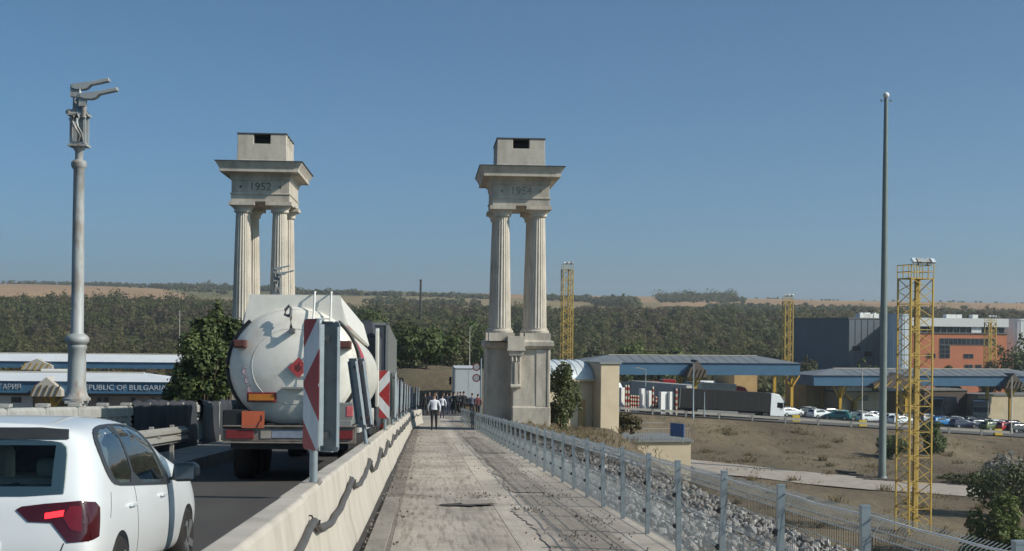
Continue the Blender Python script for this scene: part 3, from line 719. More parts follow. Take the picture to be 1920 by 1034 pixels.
# loose debris on the stripped path
vs = []; fs = []; off = 0
def clod(x, y, s, z=None):
    global off
    me = srock[R.randrange(6)]; q = Euler((R.uniform(0, 6), R.uniform(0, 6), R.uniform(0, 6))).to_matrix(); c = Vector((x, y, zd(y)+.02+s*.3))
    vs.extend(c+q @ (v.co*s) for v in me.vertices); fs.extend(tuple(off+i for i in p.vertices) for p in me.polygons); off += len(me.vertices)
for _ in range(650):
    y = 5+60*R.random()**1.3; clod(-.66+abs(R.gauss(0, .16)), y, R.uniform(.008, .032))
for jy in cuts[1:-1]:
    for _ in range(60): clod(R.uniform(-.3, 2.4), jy+R.gauss(0, .3), R.uniform(.005, .02))
for _ in range(420):
    y = 5.5+45*R.random()**1.3; clod(R.uniform(1.05, 2.45), y, R.uniform(.006, .022))
for cx, cy in ((2.0, 12.6), (1.75, 15.3), (1.5, 19.2), (2.1, 22.2), (.9, 22.0), (1.9, 10.2), (2.2, 17.5)):
    for _ in range(40): clod(cx+R.gauss(0, .13), cy+R.gauss(0, .35), R.uniform(.006, .026))
b = MB(); b.v = [tuple(v) for v in vs]; b.f = fs; b.mi = [0]*len(fs)
tag(b.build('gravel', M('debris', (.20, .175, .155), .95, var=.35, scale=8)), kind='stuff')
Yp = 20.3
b = MB(); n = 14
b.box((0, 0, .02), (.52, .15, .03), rot=(.05, -.06, .35))
tag(b.build('plank', M('grey_board', (.30, .27, .24), .9), loc=(.78, Yp, zd(Yp)+.02)), 'short grey board lying on a dark patch of the stripped path', 'board')
b = MB(); pts = [(math.cos(2*math.pi*k/24)*(.42+.16*mnoise.noise(Vector((k*.9, 1, 2)))), math.sin(2*math.pi*k/24)*(.26+.14*mnoise.noise(Vector((k*.7, 4, 2)))), 0) for k in range(24)]
b.add(pts, [tuple(range(24))]); o = b.build('tar_patch', M('dark_tar', (.06, .052, .047), .95, var=.4, scale=5), dk, loc=(.62, Yp-.15, zd(Yp-.15)+.026), rot=(math.atan(-GR), 0, .2))
# ================================================================== VEHICLES
MGLASS = M('dark_glass', (.012, .016, .018), .04, var=0)
MTYRE = M('tyre_rubber', (.022, .021, .021), .85, var=.2); MRIM = M('alloy', (.42, .43, .44), .35, .7, var=.1)
def paint(name, col, rough=.35): return M('paint_'+name, col, rough, 0, var=.03, scale=2, coat=.6)
L_CAR = 4.1
ROOF = [(0, 1.28), (.35, 1.385), (.6, 1.405), (1.1, 1.43), (1.7, 1.43), (2.15, 1.385), (2.45, 1.30), (2.8, 1.15), (3.02, 1.04), (3.2, .99), (3.6, .91), (3.95, .80), (4.1, .66)]
REAR = [(.2, .10), (.3, .045), (.45, 0), (.62, .0), (.72, .03), (.9, .06), (1.0, .11), (1.15, .23), (1.28, .34), (1.40, .44), (1.5, .46)]
FRONT = [(.2, .12), (.35, .02), (.5, 0), (.62, .03), (.8, .20), (1.0, .4), (1.5, .5)]
def car_profile(y, w=.875):
    rz = lerp_tab(ROOF, y); hood = sst(2.5, 3.15, y)
    belt = min(.93-.02*y*.2, rz-.07); rw = .635*(1-hood)+.70*hood
    mid = belt+.5*(rz-belt)
    pts = [(0, .20), (w*.80, .205), (w*.955, .26), (w*.985, .40), (w, .55), (w*.992, .70), (w*.975, .83), (w*.945*(1-hood)+.965*w*hood, belt), ((w*.885)*(1-hood)+w*.93*hood, mid), (rw+.06*(1-hood)+.07*hood, rz-.075*(1-hood)-.035*hood), (rw*.82, rz-.018), (rw*.42, rz-.002), (0, rz)]
    return pts
def hatch_body(sub, name):
    us = [0, .012, .04, .09, .16, .24, .32, .40, .48, .55, .62, .68, .73, .78, .84, .90, .95, .985, 1]
    sh = {0: .88, 1: .955, 2: .988, 3: 1, len(us)-3: .97, len(us)-2: .90, len(us)-1: .74}
    S = []
    for i, u in enumerate(us):
        row = []
        y = L_CAR*u
        for p0 in car_profile(y):
            x, z = p0
            for _ in range(3):
                yr = lerp_tab(REAR, z); yf = lerp_tab(FRONT, z); yy = yr+u*(L_CAR-yr-yf)
            row.append((x, z))
        k = sh.get(i, 1)
        # station y depends on height so the tail and nose lean
        prof = car_profile(L_CAR*u)
        out = []
        for j in range(len(prof)):
            x, z = prof[j]
            for _ in range(4):
                yr = lerp_tab(REAR, z); yf = lerp_tab(FRONT, z); yy = yr+u*(L_CAR-yr-yf)
                x, z = car_profile(yy)[j]
            out.append((x*k, yy, z))
        S.append(out)
    n = len(S[0]); V = []; F = []
    def idx(i, j, side): return (i*n+j)*2+side
    for row in S:
        for x, y, z in row: V += [(x, y, z), (-x, y, z)]
    for i in range(len(S)-1):
        for j in range(n-1):
            F.append((idx(i, j, 0), idx(i, j+1, 0), idx(i+1, j+1, 0), idx(i+1, j, 0)))
            F.append((idx(i, j, 1), idx(i+1, j, 1), idx(i+1, j+1, 1), idx(i, j+1, 1)))
    for i, flip in ((0, 0), (len(S)-1, 1)):           # caps, strips across the car
        cols = [1, .55, 0, -.55, -1]; base = []
        for j in range(n):
            x, y, z = S[i][j]; rowi = []
            for c in cols:
                if c == 1: rowi.append(idx(i, j, 0))
                elif c == -1: rowi.append(idx(i, j, 1))
                else:
                    V.append((x*c, y+(-.035 if not flip else .05)*(1-c*c), z)); rowi.append(len(V)-1)
            base.append(rowi)
        for j in range(n-1):
            for c in range(4):
                q = (base[j][c], base[j][c+1], base[j+1][c+1], base[j+1][c]); F.append(q[::-1] if not flip else q)
    bm = bmesh.new(); vv = [bm.verts.new(v) for v in V]
    for f in F:
        try: bm.faces.new([vv[i] for i in f])
        except ValueError: pass
    bmesh.ops.remove_doubles(bm, verts=bm.verts, dist=.0005)
    bmesh.ops.dissolve_degenerate(bm, edges=bm.edges, dist=.0002)
    bmesh.ops.recalc_face_normals(bm, faces=bm.faces)
    me = bpy.data.meshes.new(name); bm.to_mesh(me); bm.free()
    o = mesh_obj(name, me); s = o.modifiers.new('s', 'SUBSURF'); s.levels = s.render_levels = sub
    cuts_ = []
    cm = MB()
    for ax in (.80, 3.36): cm.cyl((-1.2, ax, .29), (-.60, ax, .29), .325, n=32); cm.cyl((.60, ax, .29), (1.2, ax, .29), .325, n=32)
    co = cm.build('cutter', MTYRE); bo = o.modifiers.new('b', 'BOOLEAN'); bo.operation = 'DIFFERENCE'; bo.object = co; bo.solver = 'EXACT'
    extra = []
    if sub > 2:
        MIN_ = M('cabin_grey', (.16, .16, .155), .9)
        o.data.materials.append(MWHITE); o.data.materials.append(MIN_)
        cab = MB(); sec = [(.36, .62, 1.24), (.62, .64, 1.345), (1.2, .64, 1.37), (1.75, .64, 1.365), (2.15, .63, 1.315), (2.5, .64, 1.18), (2.72, .66, 1.06)]
        vs = []; fs = []
        for y_, xr, zt in sec: vs += [(-.74, y_, .58), (.74, y_, .58), (.745, y_, .90), (xr-.03, y_, zt-.07), (xr-.12, y_, zt), (-xr+.12, y_, zt), (-xr+.03, y_, zt-.07), (-.745, y_, .90)]
        k = 8
        for i in range(len(sec)-1): fs += [(i*k+j, i*k+(j+1) % k, (i+1)*k+(j+1) % k, (i+1)*k+j) for j in range(k)]
        fs += [tuple(range(k-1, -1, -1)), tuple((len(sec)-1)*k+j for j in range(k))]
        cab.add(vs, [f[::-1] for f in fs]); cutters = [cab]
        rear_c = MB().prism([(-.56, .97), (.56, .97), (.53, 1.24), (-.53, 1.24)], (0, -.3, 0), (1, 0, 0), (0, 0, 1), (0, 1.1, 0)); cutters.append(rear_c)
        for s in (1, -1):
            for pp in ([(.80, .98), (1.32, .95), (1.18, 1.31), (.92, 1.30), (.72, 1.25), (.66, 1.14)], [(1.40, .945), (2.42, .89), (2.20, 1.14), (2.01, 1.25), (1.70, 1.315), (1.26, 1.32)]):
                cutters.append(MB().prism(pp, (s*.45, 0, 0), (0, 1, 0), (0, 0, 1), (s*.6, 0, 0)))
        cutters.append(MB().prism([(2.14, 1.355), (2.74, 1.10), (2.95, 1.25), (2.35, 1.50)], (-.52, 0, 0), (0, 1, 0), (0, 0, 1), (1.04, 0, 0)))
        for cq in cutters:
            c_ = cq.build('cutter', [MWHITE, MIN_]); c_.data.polygons.foreach_set('material_index', [1]*len(c_.data.polygons))
            bmt = bmesh.new(); bmt.from_mesh(c_.data); bmesh.ops.recalc_face_normals(bmt, faces=bmt.faces); bmt.to_mesh(c_.data); bmt.free()
            b2 = o.modifiers.new('w', 'BOOLEAN'); b2.operation = 'DIFFERENCE'; b2.object = c_; b2.solver = 'EXACT'; extra.append(c_)
    global body_closed
    if extra:
        for md in list(o.modifiers)[2:]: md.show_viewport = False
        body_closed = evaluated(o, name)
        for md in o.modifiers: md.show_viewport = True
    out = evaluated(o, name); bpy.data.objects.remove(o); bpy.data.objects.remove(co)
    for c_ in extra: bpy.data.objects.remove(c_)
    out.polygons.foreach_set('use_smooth', [True]*len(out.polygons)); out.set_sharp_from_angle(angle=rad(38))
    return out
def project_patch(me, poly, axis, name, mat, off=.004, step=.06, sgn=1, rim=.02, parent=None, rounded=0):
    """polygon drawn in a side (y,z) or rear (x,z) view, laid on the body surface as a panel of its own"""
    bvh = BVHTree.FromPolygons([v.co for v in me.vertices], [tuple(p.vertices) for p in me.polygons])
    if rounded:                                        # Chaikin corner cutting
        for _ in range(rounded):
            q = []
            for a, b in zip(poly, poly[1:]+poly[:1]): q += [(a[0]*.8+b[0]*.2, a[1]*.8+b[1]*.2), (a[0]*.2+b[0]*.8, a[1]*.2+b[1]*.8)]
            poly = q
    bm = bmesh.new(); bm.faces.new([bm.verts.new((p[0], p[1], 0)) for p in poly]); bmesh.ops.triangulate(bm, faces=bm.faces[:])
    for a in (0, 1):
        lo = min(p[a] for p in poly); hi = max(p[a] for p in poly); k = lo+step
        while k < hi-.3*step:
            n = Vector((1, 0, 0)) if a == 0 else Vector((0, 1, 0)); co = Vector((k, 0, 0)) if a == 0 else Vector((0, k, 0))
            bmesh.ops.bisect_plane(bm, geom=bm.verts[:]+bm.edges[:]+bm.faces[:], plane_co=co, plane_no=n); k += step
    for v in bm.verts:
        a, z = v.co.x, v.co.y
        if axis == 'side': o, d = Vector((3*sgn, a, z)), Vector((-sgn, 0, 0))
        else: o, d = Vector((a, -3*sgn, z)), Vector((0, sgn, 0))
        h, nrm, _, _ = bvh.ray_cast(o, d)
        if h is None: h, nrm, _, _ = bvh.find_nearest(Vector((a, .1, z)) if axis != 'side' else Vector((sgn*.7, a, z)))
        if nrm.dot(d) > 0: nrm = -nrm
        v.co = h+nrm*off
    be = [e for e in bm.edges if e.is_boundary]
    r = bmesh.ops.extrude_edge_only(bm, edges=be)
    dv = Vector((-sgn, 0, 0)) if axis == 'side' else Vector((0, sgn, 0))
    for v in r['geom']:
        if isinstance(v, bmesh.types.BMVert): v.co += dv*rim
    bmesh.ops.recalc_face_normals(bm, faces=bm.faces)
    c = sum((f.normal*f.calc_area() for f in bm.faces), Vector())
    if c.dot(dv) > 0: bmesh.ops.reverse_faces(bm, faces=bm.faces[:])
    m2 = bpy.data.meshes.new(name); bm.to_mesh(m2); bm.free(); m2.materials.append(mat)
    m2.polygons.foreach_set('use_smooth', [True]*len(m2.polygons)); m2.set_sharp_from_angle(angle=rad(45))
    return mesh_obj(name, m2, parent)
def wheel(parent, loc, r, w, side, detail=True):
    b = MB(); n = 32 if detail else 14
    vs = [(w/2, r*.70), (w/2, r*.93), (w*.36, r), (-w*.36, r), (-w/2, r*.93), (-w/2, r*.70)]
    t = MB(); X0 = Matrix.Rotation(rad(90), 4, 'Y'); t.X = X0
    t.lathe([(rr, z) for z, rr in reversed(vs)], n=n)
    wo = t.build('wheel', MTYRE, parent, 40, loc=loc)
    k = MB(); k.X = X0
    k.lathe([(r*.69, -w*.42), (r*.69, w*.30*side if side > 0 else w*.42)], n=n)
    if detail:
        for q in range(5):
            a = 2*math.pi*q/5; k.bar((r*.1*math.cos(a), r*.1*math.sin(a), side*w*.40), (r*.66*math.cos(a), r*.66*math.sin(a), side*w*.46), .07, .04)
        k.cyl((0, 0, side*w*.3), (0, 0, side*w*.48), r*.2, n=14)
    k.build('rim', MRIM, wo, 40); return wo
MWHITE = paint('white', (.74, .77, .79), .3)
body_closed = None
body_open = hatch_body(3, 'body'); body_hi = body_closed
Yc = 9.25; car = empty('white_hatchback', (-3.07, Yc, zd(Yc)-.02), (math.atan(-GR), 0, -.015), 'white hatchback at the left edge with its rear lamp lit, driving behind the tanker', 'car')
mesh_obj('body', body_open, car)
MSEAM = M('panel_gap', (.03, .03, .032), .8, var=0); MTRIM = M('window_trim', (.035, .04, .045), .4, var=.1)
# side glass: one dark surround, two panes
side_out = [(.52, 1.22), (.55, 1.08), (.64, .985), (.78, .935), (1.3, .905), (2.05, .865), (2.62, .835), (2.62, .875), (2.32, 1.17), (2.08, 1.305), (1.7, 1.36), (1.15, 1.365), (.82, 1.345), (.62, 1.30)]
def inset(poly, k):
    cx = sum(p[0] for p in poly)/len(poly); cy = sum(p[1] for p in poly)/len(poly)
    return [(p[0]+(cx-p[0])*k*.45, p[1]+(cy-p[1])*k*1.15) for p in poly]
def ring(me, outer, holes, s):
    # dark surround: the outer outline minus the panes, cut as flat plates and laid on the body
    q = []
    for p0, p1 in zip(outer, outer[1:]+outer[:1]): q += [(p0[0]*.75+p1[0]*.25, p0[1]*.75+p1[1]*.25), (p0[0]*.25+p1[0]*.75, p0[1]*.25+p1[1]*.75)]
    plate = MB().prism(q, (0, 0, 0), (1, 0, 0), (0, 1, 0), (0, 0, .1)).build('plate', MTRIM); cs = []
    for h in holes:
        q = h
        a = []
        for p0, p1 in zip(q, q[1:]+q[:1]): a += [(p0[0]*.8+p1[0]*.2, p0[1]*.8+p1[1]*.2), (p0[0]*.2+p1[0]*.8, p0[1]*.2+p1[1]*.8)]
        c = MB().prism(a, (0, 0, -.1), (1, 0, 0), (0, 1, 0), (0, 0, .4)).build('plate_cutter', MTRIM); b = plate.modifiers.new('h', 'BOOLEAN'); b.object = c; b.solver = 'EXACT'; cs.append(c)
    pm_ = evaluated(plate, 'plate'); bpy.data.objects.remove(plate)
    for c in cs: bpy.data.objects.remove(c)
    bm = bmesh.new(); bm.from_mesh(pm_)
    bmesh.ops.delete(bm, geom=[f for f in bm.faces if not (f.normal.z > .5)], context='FACES')
    bmesh.ops.triangulate(bm, faces=bm.faces[:])
    for ax, lo, hi in ((0, .4, 2.7), (1, .8, 1.4)):
        k = lo
        while k < hi:
            n = Vector((1, 0, 0)) if ax == 0 else Vector((0, 1, 0)); bmesh.ops.bisect_plane(bm, geom=bm.verts[:]+bm.edges[:]+bm.faces[:], plane_co=n*k, plane_no=n); k += .08
    bvh = BVHTree.FromPolygons([v.co for v in me.vertices], [tuple(p.vertices) for p in me.polygons])
    for v in bm.verts:
        h, nrm, _, _ = bvh.ray_cast(Vector((3*s, v.co.x, v.co.y)), Vector((-s, 0, 0)))
        if h is None: h, nrm, _, _ = bvh.find_nearest(Vector((s*.7, v.co.x, v.co.y)))
        v.co = h+nrm*(.009 if nrm.x*s > 0 else -.009)
    r = bmesh.ops.extrude_edge_only(bm, edges=[e for e in bm.edges if e.is_boundary])
    for v in r['geom']:
        if isinstance(v, bmesh.types.BMVert): v.co.x -= s*.012
    bmesh.ops.recalc_face_normals(bm, faces=bm.faces)
    m2 = bpy.data.meshes.new('window_frame'); bm.to_mesh(m2); bm.free(); m2.materials.append(MTRIM); mesh_obj('window_frame', m2, car)
def tinted(name, tint, refl):
    m, nd, lk, b = nt(name); nd.remove(b)
    t = nd.new('ShaderNodeBsdfTransparent'); t.inputs[0].default_value = (*tint, 1); g = nd.new('ShaderNodeBsdfGlossy'); g.inputs['Roughness'].default_value = .02
    f0 = nd.new('ShaderNodeFresnel'); f0.inputs[0].default_value = 1.5; f = nd.new('ShaderNodeMath'); f.operation = 'ADD'; f.inputs[1].default_value = refl; lk.new(f0.outputs[0], f.inputs[0]); mx = nd.new('ShaderNodeMixShader'); lk.new(f.outputs[0], mx.inputs[0]); lk.new(t.outputs[0], mx.inputs[1]); lk.new(g.outputs[0], mx.inputs[2])
    lk.new(mx.outputs[0], nd['Material Output'].inputs['Surface']); return m
MSG = tinted('side_glass', (.50, .57, .60), .26); MRG = tinted('rear_glass', (.84, .90, .86), .0)
for s in (1, -1):
    fr = None
    rear_p = [(.78, .955), (1.33, .925), (1.18, 1.345), (.88, 1.335), (.66, 1.285), (.60, 1.14)]
    front_p = [(1.39, .92), (2.52, .862), (2.25, 1.15), (2.04, 1.28), (1.70, 1.345), (1.23, 1.35)]
    for pane, poly_ in (('rear', rear_p), ('front', front_p)):
        o = project_patch(body_hi, poly_, 'side', 'window', MSG, .006, .08, s, .006, car, 1)
        cx_ = sum(p[0] for p in poly_)/len(poly_); cy_ = sum(p[1] for p in poly_)/len(poly_)
    ring(body_hi, side_out, [rear_p, front_p], s)
    for yy, pts in ((1.33, [(1.325, .90), (1.335, .90), (1.36, .32), (1.35, .32)]), (2.5, [(2.50, .92), (2.51, .92), (2.56, .32), (2.55, .32)]), (.6, [(.60, .90), (.61, .90), (.50, .73), (.49, .73)])):
        project_patch(body_hi, pts, 'side', 'door_gap', MSEAM, .0015, .05, s, .004, car)
    for yy in (1.16, 2.26):
        hb = MB().bar((s*.876, yy-.09, .775), (s*.876, yy+.09, .772), .018, .028); hb.box((s*.862, yy-.08, .775), (.03, .02, .022)).box((s*.862, yy+.08, .772), (.03, .02, .022))
        hb.build('door_handle', MWHITE, car, bevel=.006)
    mir = MB(); mir.prism([(-.11, -.06), (-.09, .075), (.06, .085), (.105, .05), (.11, -.03), (.07, -.075), (-.06, -.08)], (s*1.0, 2.46, .945), (s, 0, 0), (0, 0, 1), (0, .15, 0)); mir.bar((s*.86, 2.53, .885), (s*.95, 2.52, .90), .05, .03)
    mo = mir.build('mirror', M('mirror_grey', (.045, .05, .055), .4, var=.1), car, bevel=.025)
    MB().box((s*1.0, 2.458, .945), (.17, .012, .12)).build('mirror_glass', M('mirror_face', (.10, .125, .15), .12, .6, var=.05), mo, bevel=.02)
# black ceramic border is the uncut body rim behind the pane; seats stand inside
MSEAT = M('seat_fabric', (.55, .53, .46), .9, var=.1); MSEATD = M('seat_beige', (.58, .555, .48), .9)
for s in (1, -1):
    st = MB().box((s*.36, 1.62, .92), (.46, .16, .56), rot=(rad(-12), 0, 0), taper=(.8, .8)).box((s*.36, 1.90, .66), (.48, .5, .14)).build('front_seat', MSEATD, car, bevel=.05)
    MB().box((s*.36, 1.55, 1.25), (.26, .09, .16)).build('headrest', MSEATD, st, bevel=.04)
rs_ = MB().box((0, .80, .78), (1.22, .16, .42), rot=(rad(-14), 0, 0)).build('rear_seat', MSEAT, car, bevel=.05)
for s in (.38, -.38): MB().box((s, .78, 1.06), (.24, .09, .14)).build('headrest', MSEAT, rs_, bevel=.04)
MB().box((0, 2.62, .80), (1.34, .25, .26)).build('dashboard', MSEATD, car, bevel=.05)
project_patch(body_hi, [(-.535, 1.12), (.535, 1.12), (.53, 1.122), (-.53, 1.122)], 'rear', 'wire_line', MTRIM, .004, .1, 1, .002, car) if False else None
rg = project_patch(body_hi, [(-.645, .905), (.645, .905), (.65, .98), (.615, 1.22), (.56, 1.262), (.25, 1.275), (-.25, 1.275), (-.56, 1.262), (-.615, 1.22), (-.65, .98)], 'rear', 'rear_window', MRG, .006, .08, 1, .02, car, 1)
project_patch(body_hi, [(-.60, 1.275), (.60, 1.275), (.575, 1.335), (.4, 1.35), (-.4, 1.35), (-.575, 1.335)], 'rear', 'spoiler', M('spoiler_black', (.035, .037, .04), .3), .014, .08, 1, .02, car)
# tail lamps: wedge reaching into the hatch, lit stripe inside
MTAIL = M('tail_red', (.055, .005, .007), .12, var=.15, scale=8, coat=.5); MLIT = M('brake_lit', (.6, .02, .02), .3, var=0, emit=((1, .02, .03), 3.0)); MTAIL2 = M('tail_red_bright', (.16, .008, .014), .15, var=.1, coat=.5)
for s in (1, -1):
    w_ = [(s*.355, .82), (s*.39, .84), (s*.54, .858), (s*.76, .875), (s*.825, .86), (s*.825, .61), (s*.70, .605), (s*.59, .735), (s*.44, .742)]
    if s < 0: w_ = w_[::-1]
    tl = project_patch(body_hi, w_, 'rear', 'tail_lamp', MTAIL, .008, .04, 1, .02, car)
    sp_ = [(.085, .862), (.20, .855), (.25, .82), (.19, .63), (.085, .614)]
    project_patch(body_hi, sp_, 'side', 'lamp_side', MTAIL, .008, .02, s, .02, tl)
    p2 = [(s*.70, .84), (s*.77, .84), (s*.78, .67), (s*.71, .69), (s*.66, .77)]
    if s < 0: p2 = p2[::-1]
    project_patch(body_hi, p2, 'rear', 'reflector', MTAIL2, .012, .04, 1, .006, tl)
    p3 = [(s*.545, .796), (s*.665, .815), (s*.66, .775), (s*.545, .758)]
    if s < 0: p3 = p3[::-1]
    project_patch(body_hi, p3, 'rear', 'brake_light', MLIT, .014, .03, 1, .006, tl)
    g = [(s*.868, .90), (s*.873, .90), (s*.60, .30), (s*.595, .30)]
def seam(p): project_patch(body_hi, p, 'rear', 'hatch_gap', MSEAM, .0015, .05, 1, .004, car)
seam([(.672, .60), (.680, .60), (.645, .50), (.62, .475), (-.62, .475), (-.645, .50), (-.680, .60), (-.672, .60), (-.637, .505), (-.617, .483), (.617, .483), (.637, .505)])
MPLATE = M('plate_white', (.75, .76, .76), .4, var=.03)
plate = project_patch(body_hi, [(-.27, .50), (.27, .50), (.27, .61), (-.27, .61)], 'rear', 'number_plate', MPLATE, .008, .1, 1, .01, car)
project_patch(body_hi, [(-.80, .235), (.80, .235), (.83, .33), (-.83, .33)], 'rear', 'lower_bumper', MTRIM, .006, .08, 1, .01, car, 1)
MB().prism([(2.15, 1.352), (2.76, 1.092), (2.77, 1.10), (2.16, 1.362)], (-.57, 0, 0), (0, 1, 0), (0, 0, 1), (1.14, 0, 0)).build('windscreen', MRG, car)
MB().bar((-.02, .10, .93), (.34, .13, .985), .02).box((-.02, .09, .925), (.06, .06, .05)).build('rear_wiper', MTRIM, car, bevel=.005)
for ax in (.80, 3.36):
    for s in (1, -1): wheel(car, (s*.775, ax, .29), .29, .20, s)
# ------------------------------------------------------------------ tanker semi-trailer
TX, TY = -2.57, 26.7
MTANK = M('tank_white', (.74, .715, .655), .32, 0, var=.06, scale=1.2, stain=(.40, .36, .31), stain_scale=1.1, stain_amt=.65, coat=.1)
MDARK = M('chassis_dark', (.03, .029, .028), .8, var=.3, scale=4); MGREYP = M('grey_panel', (.22, .225, .22), .6, .2, var=.12, scale=4)
tk = empty('tanker_truck', (TX, TY, zd(TY)-.04), (math.atan(-GR), 0, 0), 'white fuel tanker trailer with domed back, ladder and red diamond placards', 'tanker truck')
LEN = 11.2; TC = 2.22
def tank_ring(y, k, n=48):                                    # slightly flattened circle
    return [(1.25*k*math.cos(2*math.pi*j/n), y, TC+1.17*k*math.sin(2*math.pi*j/n)) for j in range(n)]
b = MB(); n = 48; vs = [(0, -.34, TC)]; fs = []
rs = [(-.335, .14), (-.32, .28), (-.29, .44), (-.245, .60), (-.19, .74), (-.12, .86), (-.05, .945), (.02, .985), (.08, 1.0), (.5, 1.0)]+[(1.5+k*1.2, 1.0) for k in range(8)]+[(LEN-.15, 1.0), (LEN, .95), (LEN+.15, .6)]
for y, k in rs: vs += tank_ring(y, k)
for j in range(n): fs.append((0, 1+j, 1+(j+1) % n))
for i in range(len(rs)-1):
    for j in range(n): fs.append((1+i*n+j, 1+(i+1)*n+j, 1+(i+1)*n+(j+1) % n, 1+i*n+(j+1) % n))
fs.append(tuple(1+(len(rs)-1)*n+j for j in range(n)))
b.add(vs, [f[::-1] for f in fs]); tank = b.build('tank', MTANK, tk, 50)
def dome_y0(r):
    return lerp_tab([(0, -.34)]+[(k, y) for y, k in rs][:9], r)
# black rim band round the tank, two side arcs
b = MB()
for a0, a1 in ((-55, 48), (132, 235)):
    P = [(1.275*math.cos(rad(a0+(a1-a0)*k/20)), .06, TC+1.195*math.sin(rad(a0+(a1-a0)*k/20))) for k in range(21)]
    MB().tube(P, .035, 8).build('rim_band', MBLACK, tank, 60)
# weld seams on the dome, pipe stubs and valve under the tank end
b = MB()
for k_ in (.62, .95):
    yy = dome_y0(k_)
    b.tube([(1.25*k_*math.cos(2*math.pi*j/40), yy-.002, TC+1.17*k_*math.sin(2*math.pi*j/40)) for j in range(41)], .006, 4)
b.build('weld_seam', M('weld_grey', (.55, .53, .49), .5), tank)
b = MB().cyl((.55, -.5, 1.0), (.55, .3, 1.0), .09, n=14).cyl((.55, -.54, 1.0), (.55, -.5, 1.0), .13, n=14); b.build('outlet_pipe', M('valve_steel', (.36, .35, .33), .5, .4), tk, 40)
MB().tube([(.3, -.4, 1.12), (.34, -.5, 1.2), (.5, -.5, 1.22), (.7, -.45, 1.15), (.8, -.3, 1.1)], .035, 8).build('pipe', M('valve_steel', (.36, .35, .33)), tk, 60)
# roof coaming: sloped side plates around the manholes
cm = MB()
for s in (-1, 1):
    cm.prism([(s*.98, TC+.86), (s*.70, TC+1.19), (s*.62, TC+1.19), (s*.88, TC+.82)], (0, .15, 0), (1, 0, 0), (0, 0, 1), (0, LEN-1.0, 0))
    cm.prism([(s*.98, TC+.80), (s*1.02, TC+.84), (s*.86, TC+1.40), (s*.82, TC+1.40)], (0, .12, 0), (1, 0, 0), (0, 0, 1), (0, LEN-.8, 0))
cm.prism([(-.98, TC+.82), (.98, TC+.82), (.88, TC+1.40), (-.88, TC+1.40)], (0, .06, 0), (1, 0, 0), (0, 0, 1), (0, .05, 0))
cm.build('roof_coaming', M('coaming_cream', (.70, .68, .63), .45, 0, var=.06), tk)
b = MB()
for y in (2, 4.4, 6.8, 9.2): b.cyl((0, y, TC+1.1), (0, y, TC+1.30), .26, n=16)
b.build('manhole', MGREYP, tk, 40)
MLAD = M('ladder_white', (.70, .69, .66), .5, var=.08)
lx = .55
def dome_y(r):
    t = [(k, y) for y, k in rs if k <= 1 and y < .3]; t = [(0, -.34)]+t[:9]
    return lerp_tab(t, min(r, 1))
for s in (-1, 1): MB().tube([(lx+s*.16, dome_y(math.hypot(lx+s*.16, z_)/1.22)-.15, TC+z_) for z_ in (-1.05, -.8, -.5, -.2, .1, .4, .7, .92)]+[(lx+s*.16, -.10, TC+1.2), (lx+s*.16, -.06, TC+1.45), (lx+s*.16, .12, TC+1.46)], .020, 8).build('ladder_rail', MLAD, tk, 60)
for k in range(7): z_ = -1.0+.32*k; yl_ = dome_y(math.hypot(lx, z_)/1.22)-.15; MB().bar((lx-.16, yl_, TC+z_), (lx+.16, yl_, TC+z_), .026).build('rung', MLAD, tk)
b = MB()
for z in (TC+.6, TC-.4):
    for s in (-1, 1): b.bar((lx+s*.16, -.33, z), (lx+s*.16, -.1, z), .03)
b.build('ladder_bracket', MLAD, tk)
# hose hook on the upper back, with its curl
b = MB().tube([(.0, -.30, TC+.66), (-.02, -.42, TC+.74), (-.03, -.42, TC+.95), (-.03, -.36, TC+1.10), (-.07, -.34, TC+1.16), (-.14, -.34, TC+1.08), (-.15, -.35, TC+.99), (-.08, -.36, TC+.96), (-.03, -.38, TC+1.0)], .030, 8); b.box((.0, -.36, TC+.68), (.10, .22, .08)); b.build('hook', M('hook_grey', (.12, .125, .13), .6), tk, 60)
# lamps and reflectors
MBOX = M('lamp_box_brown', (.10, .035, .028), .5, var=.2); MAMB = M('amber_reflector', (.42, .155, .02), .35, var=.1); MREDR = M('red_reflector', (.17, .022, .022), .35, var=.2)
for s, yy in ((-1, -.12), (1, -.12)): MB().box((s*1.0, -.22, TC+.42), (.24, .34, .15)).box((s*1.0-.0, -.395, TC+.42), (.20, .02, .11)).build('marker_lamp', MBOX, tk, bevel=.01)
for s in (-1, 1):
    f = MB().box((s*.57, -.285, TC-.60), (.56, .05, .19)).build('reflector_frame', MREDR, tk, bevel=.006); MB().box((s*.57, -.315, TC-.60), (.48, .03, .12)).build('reflector', MAMB, f)
MPLA = M('placard_red', (.36, .05, .055), .5, var=.12)
b = MB().box((.13, -.405, TC-.03), (.28, .012, .28), rot=(0, rad(45), 0)).box((.13, -.38, TC-.03), (.10, .06, .10)); dm = b.build('placard', MPLA, tk)
b = MB().prism([(0, -.09), (.06, -.05), (.07, .02), (.03, .01), (.02, .10), (-.03, .03), (-.06, .05), (-.06, -.05)], (.13, -.413, TC-.02), (1, 0, 0), (0, 0, 1), (0, -.003, 0)); b.build('flame_symbol', M('flame_dark', (.10, .02, .02), .6), dm)
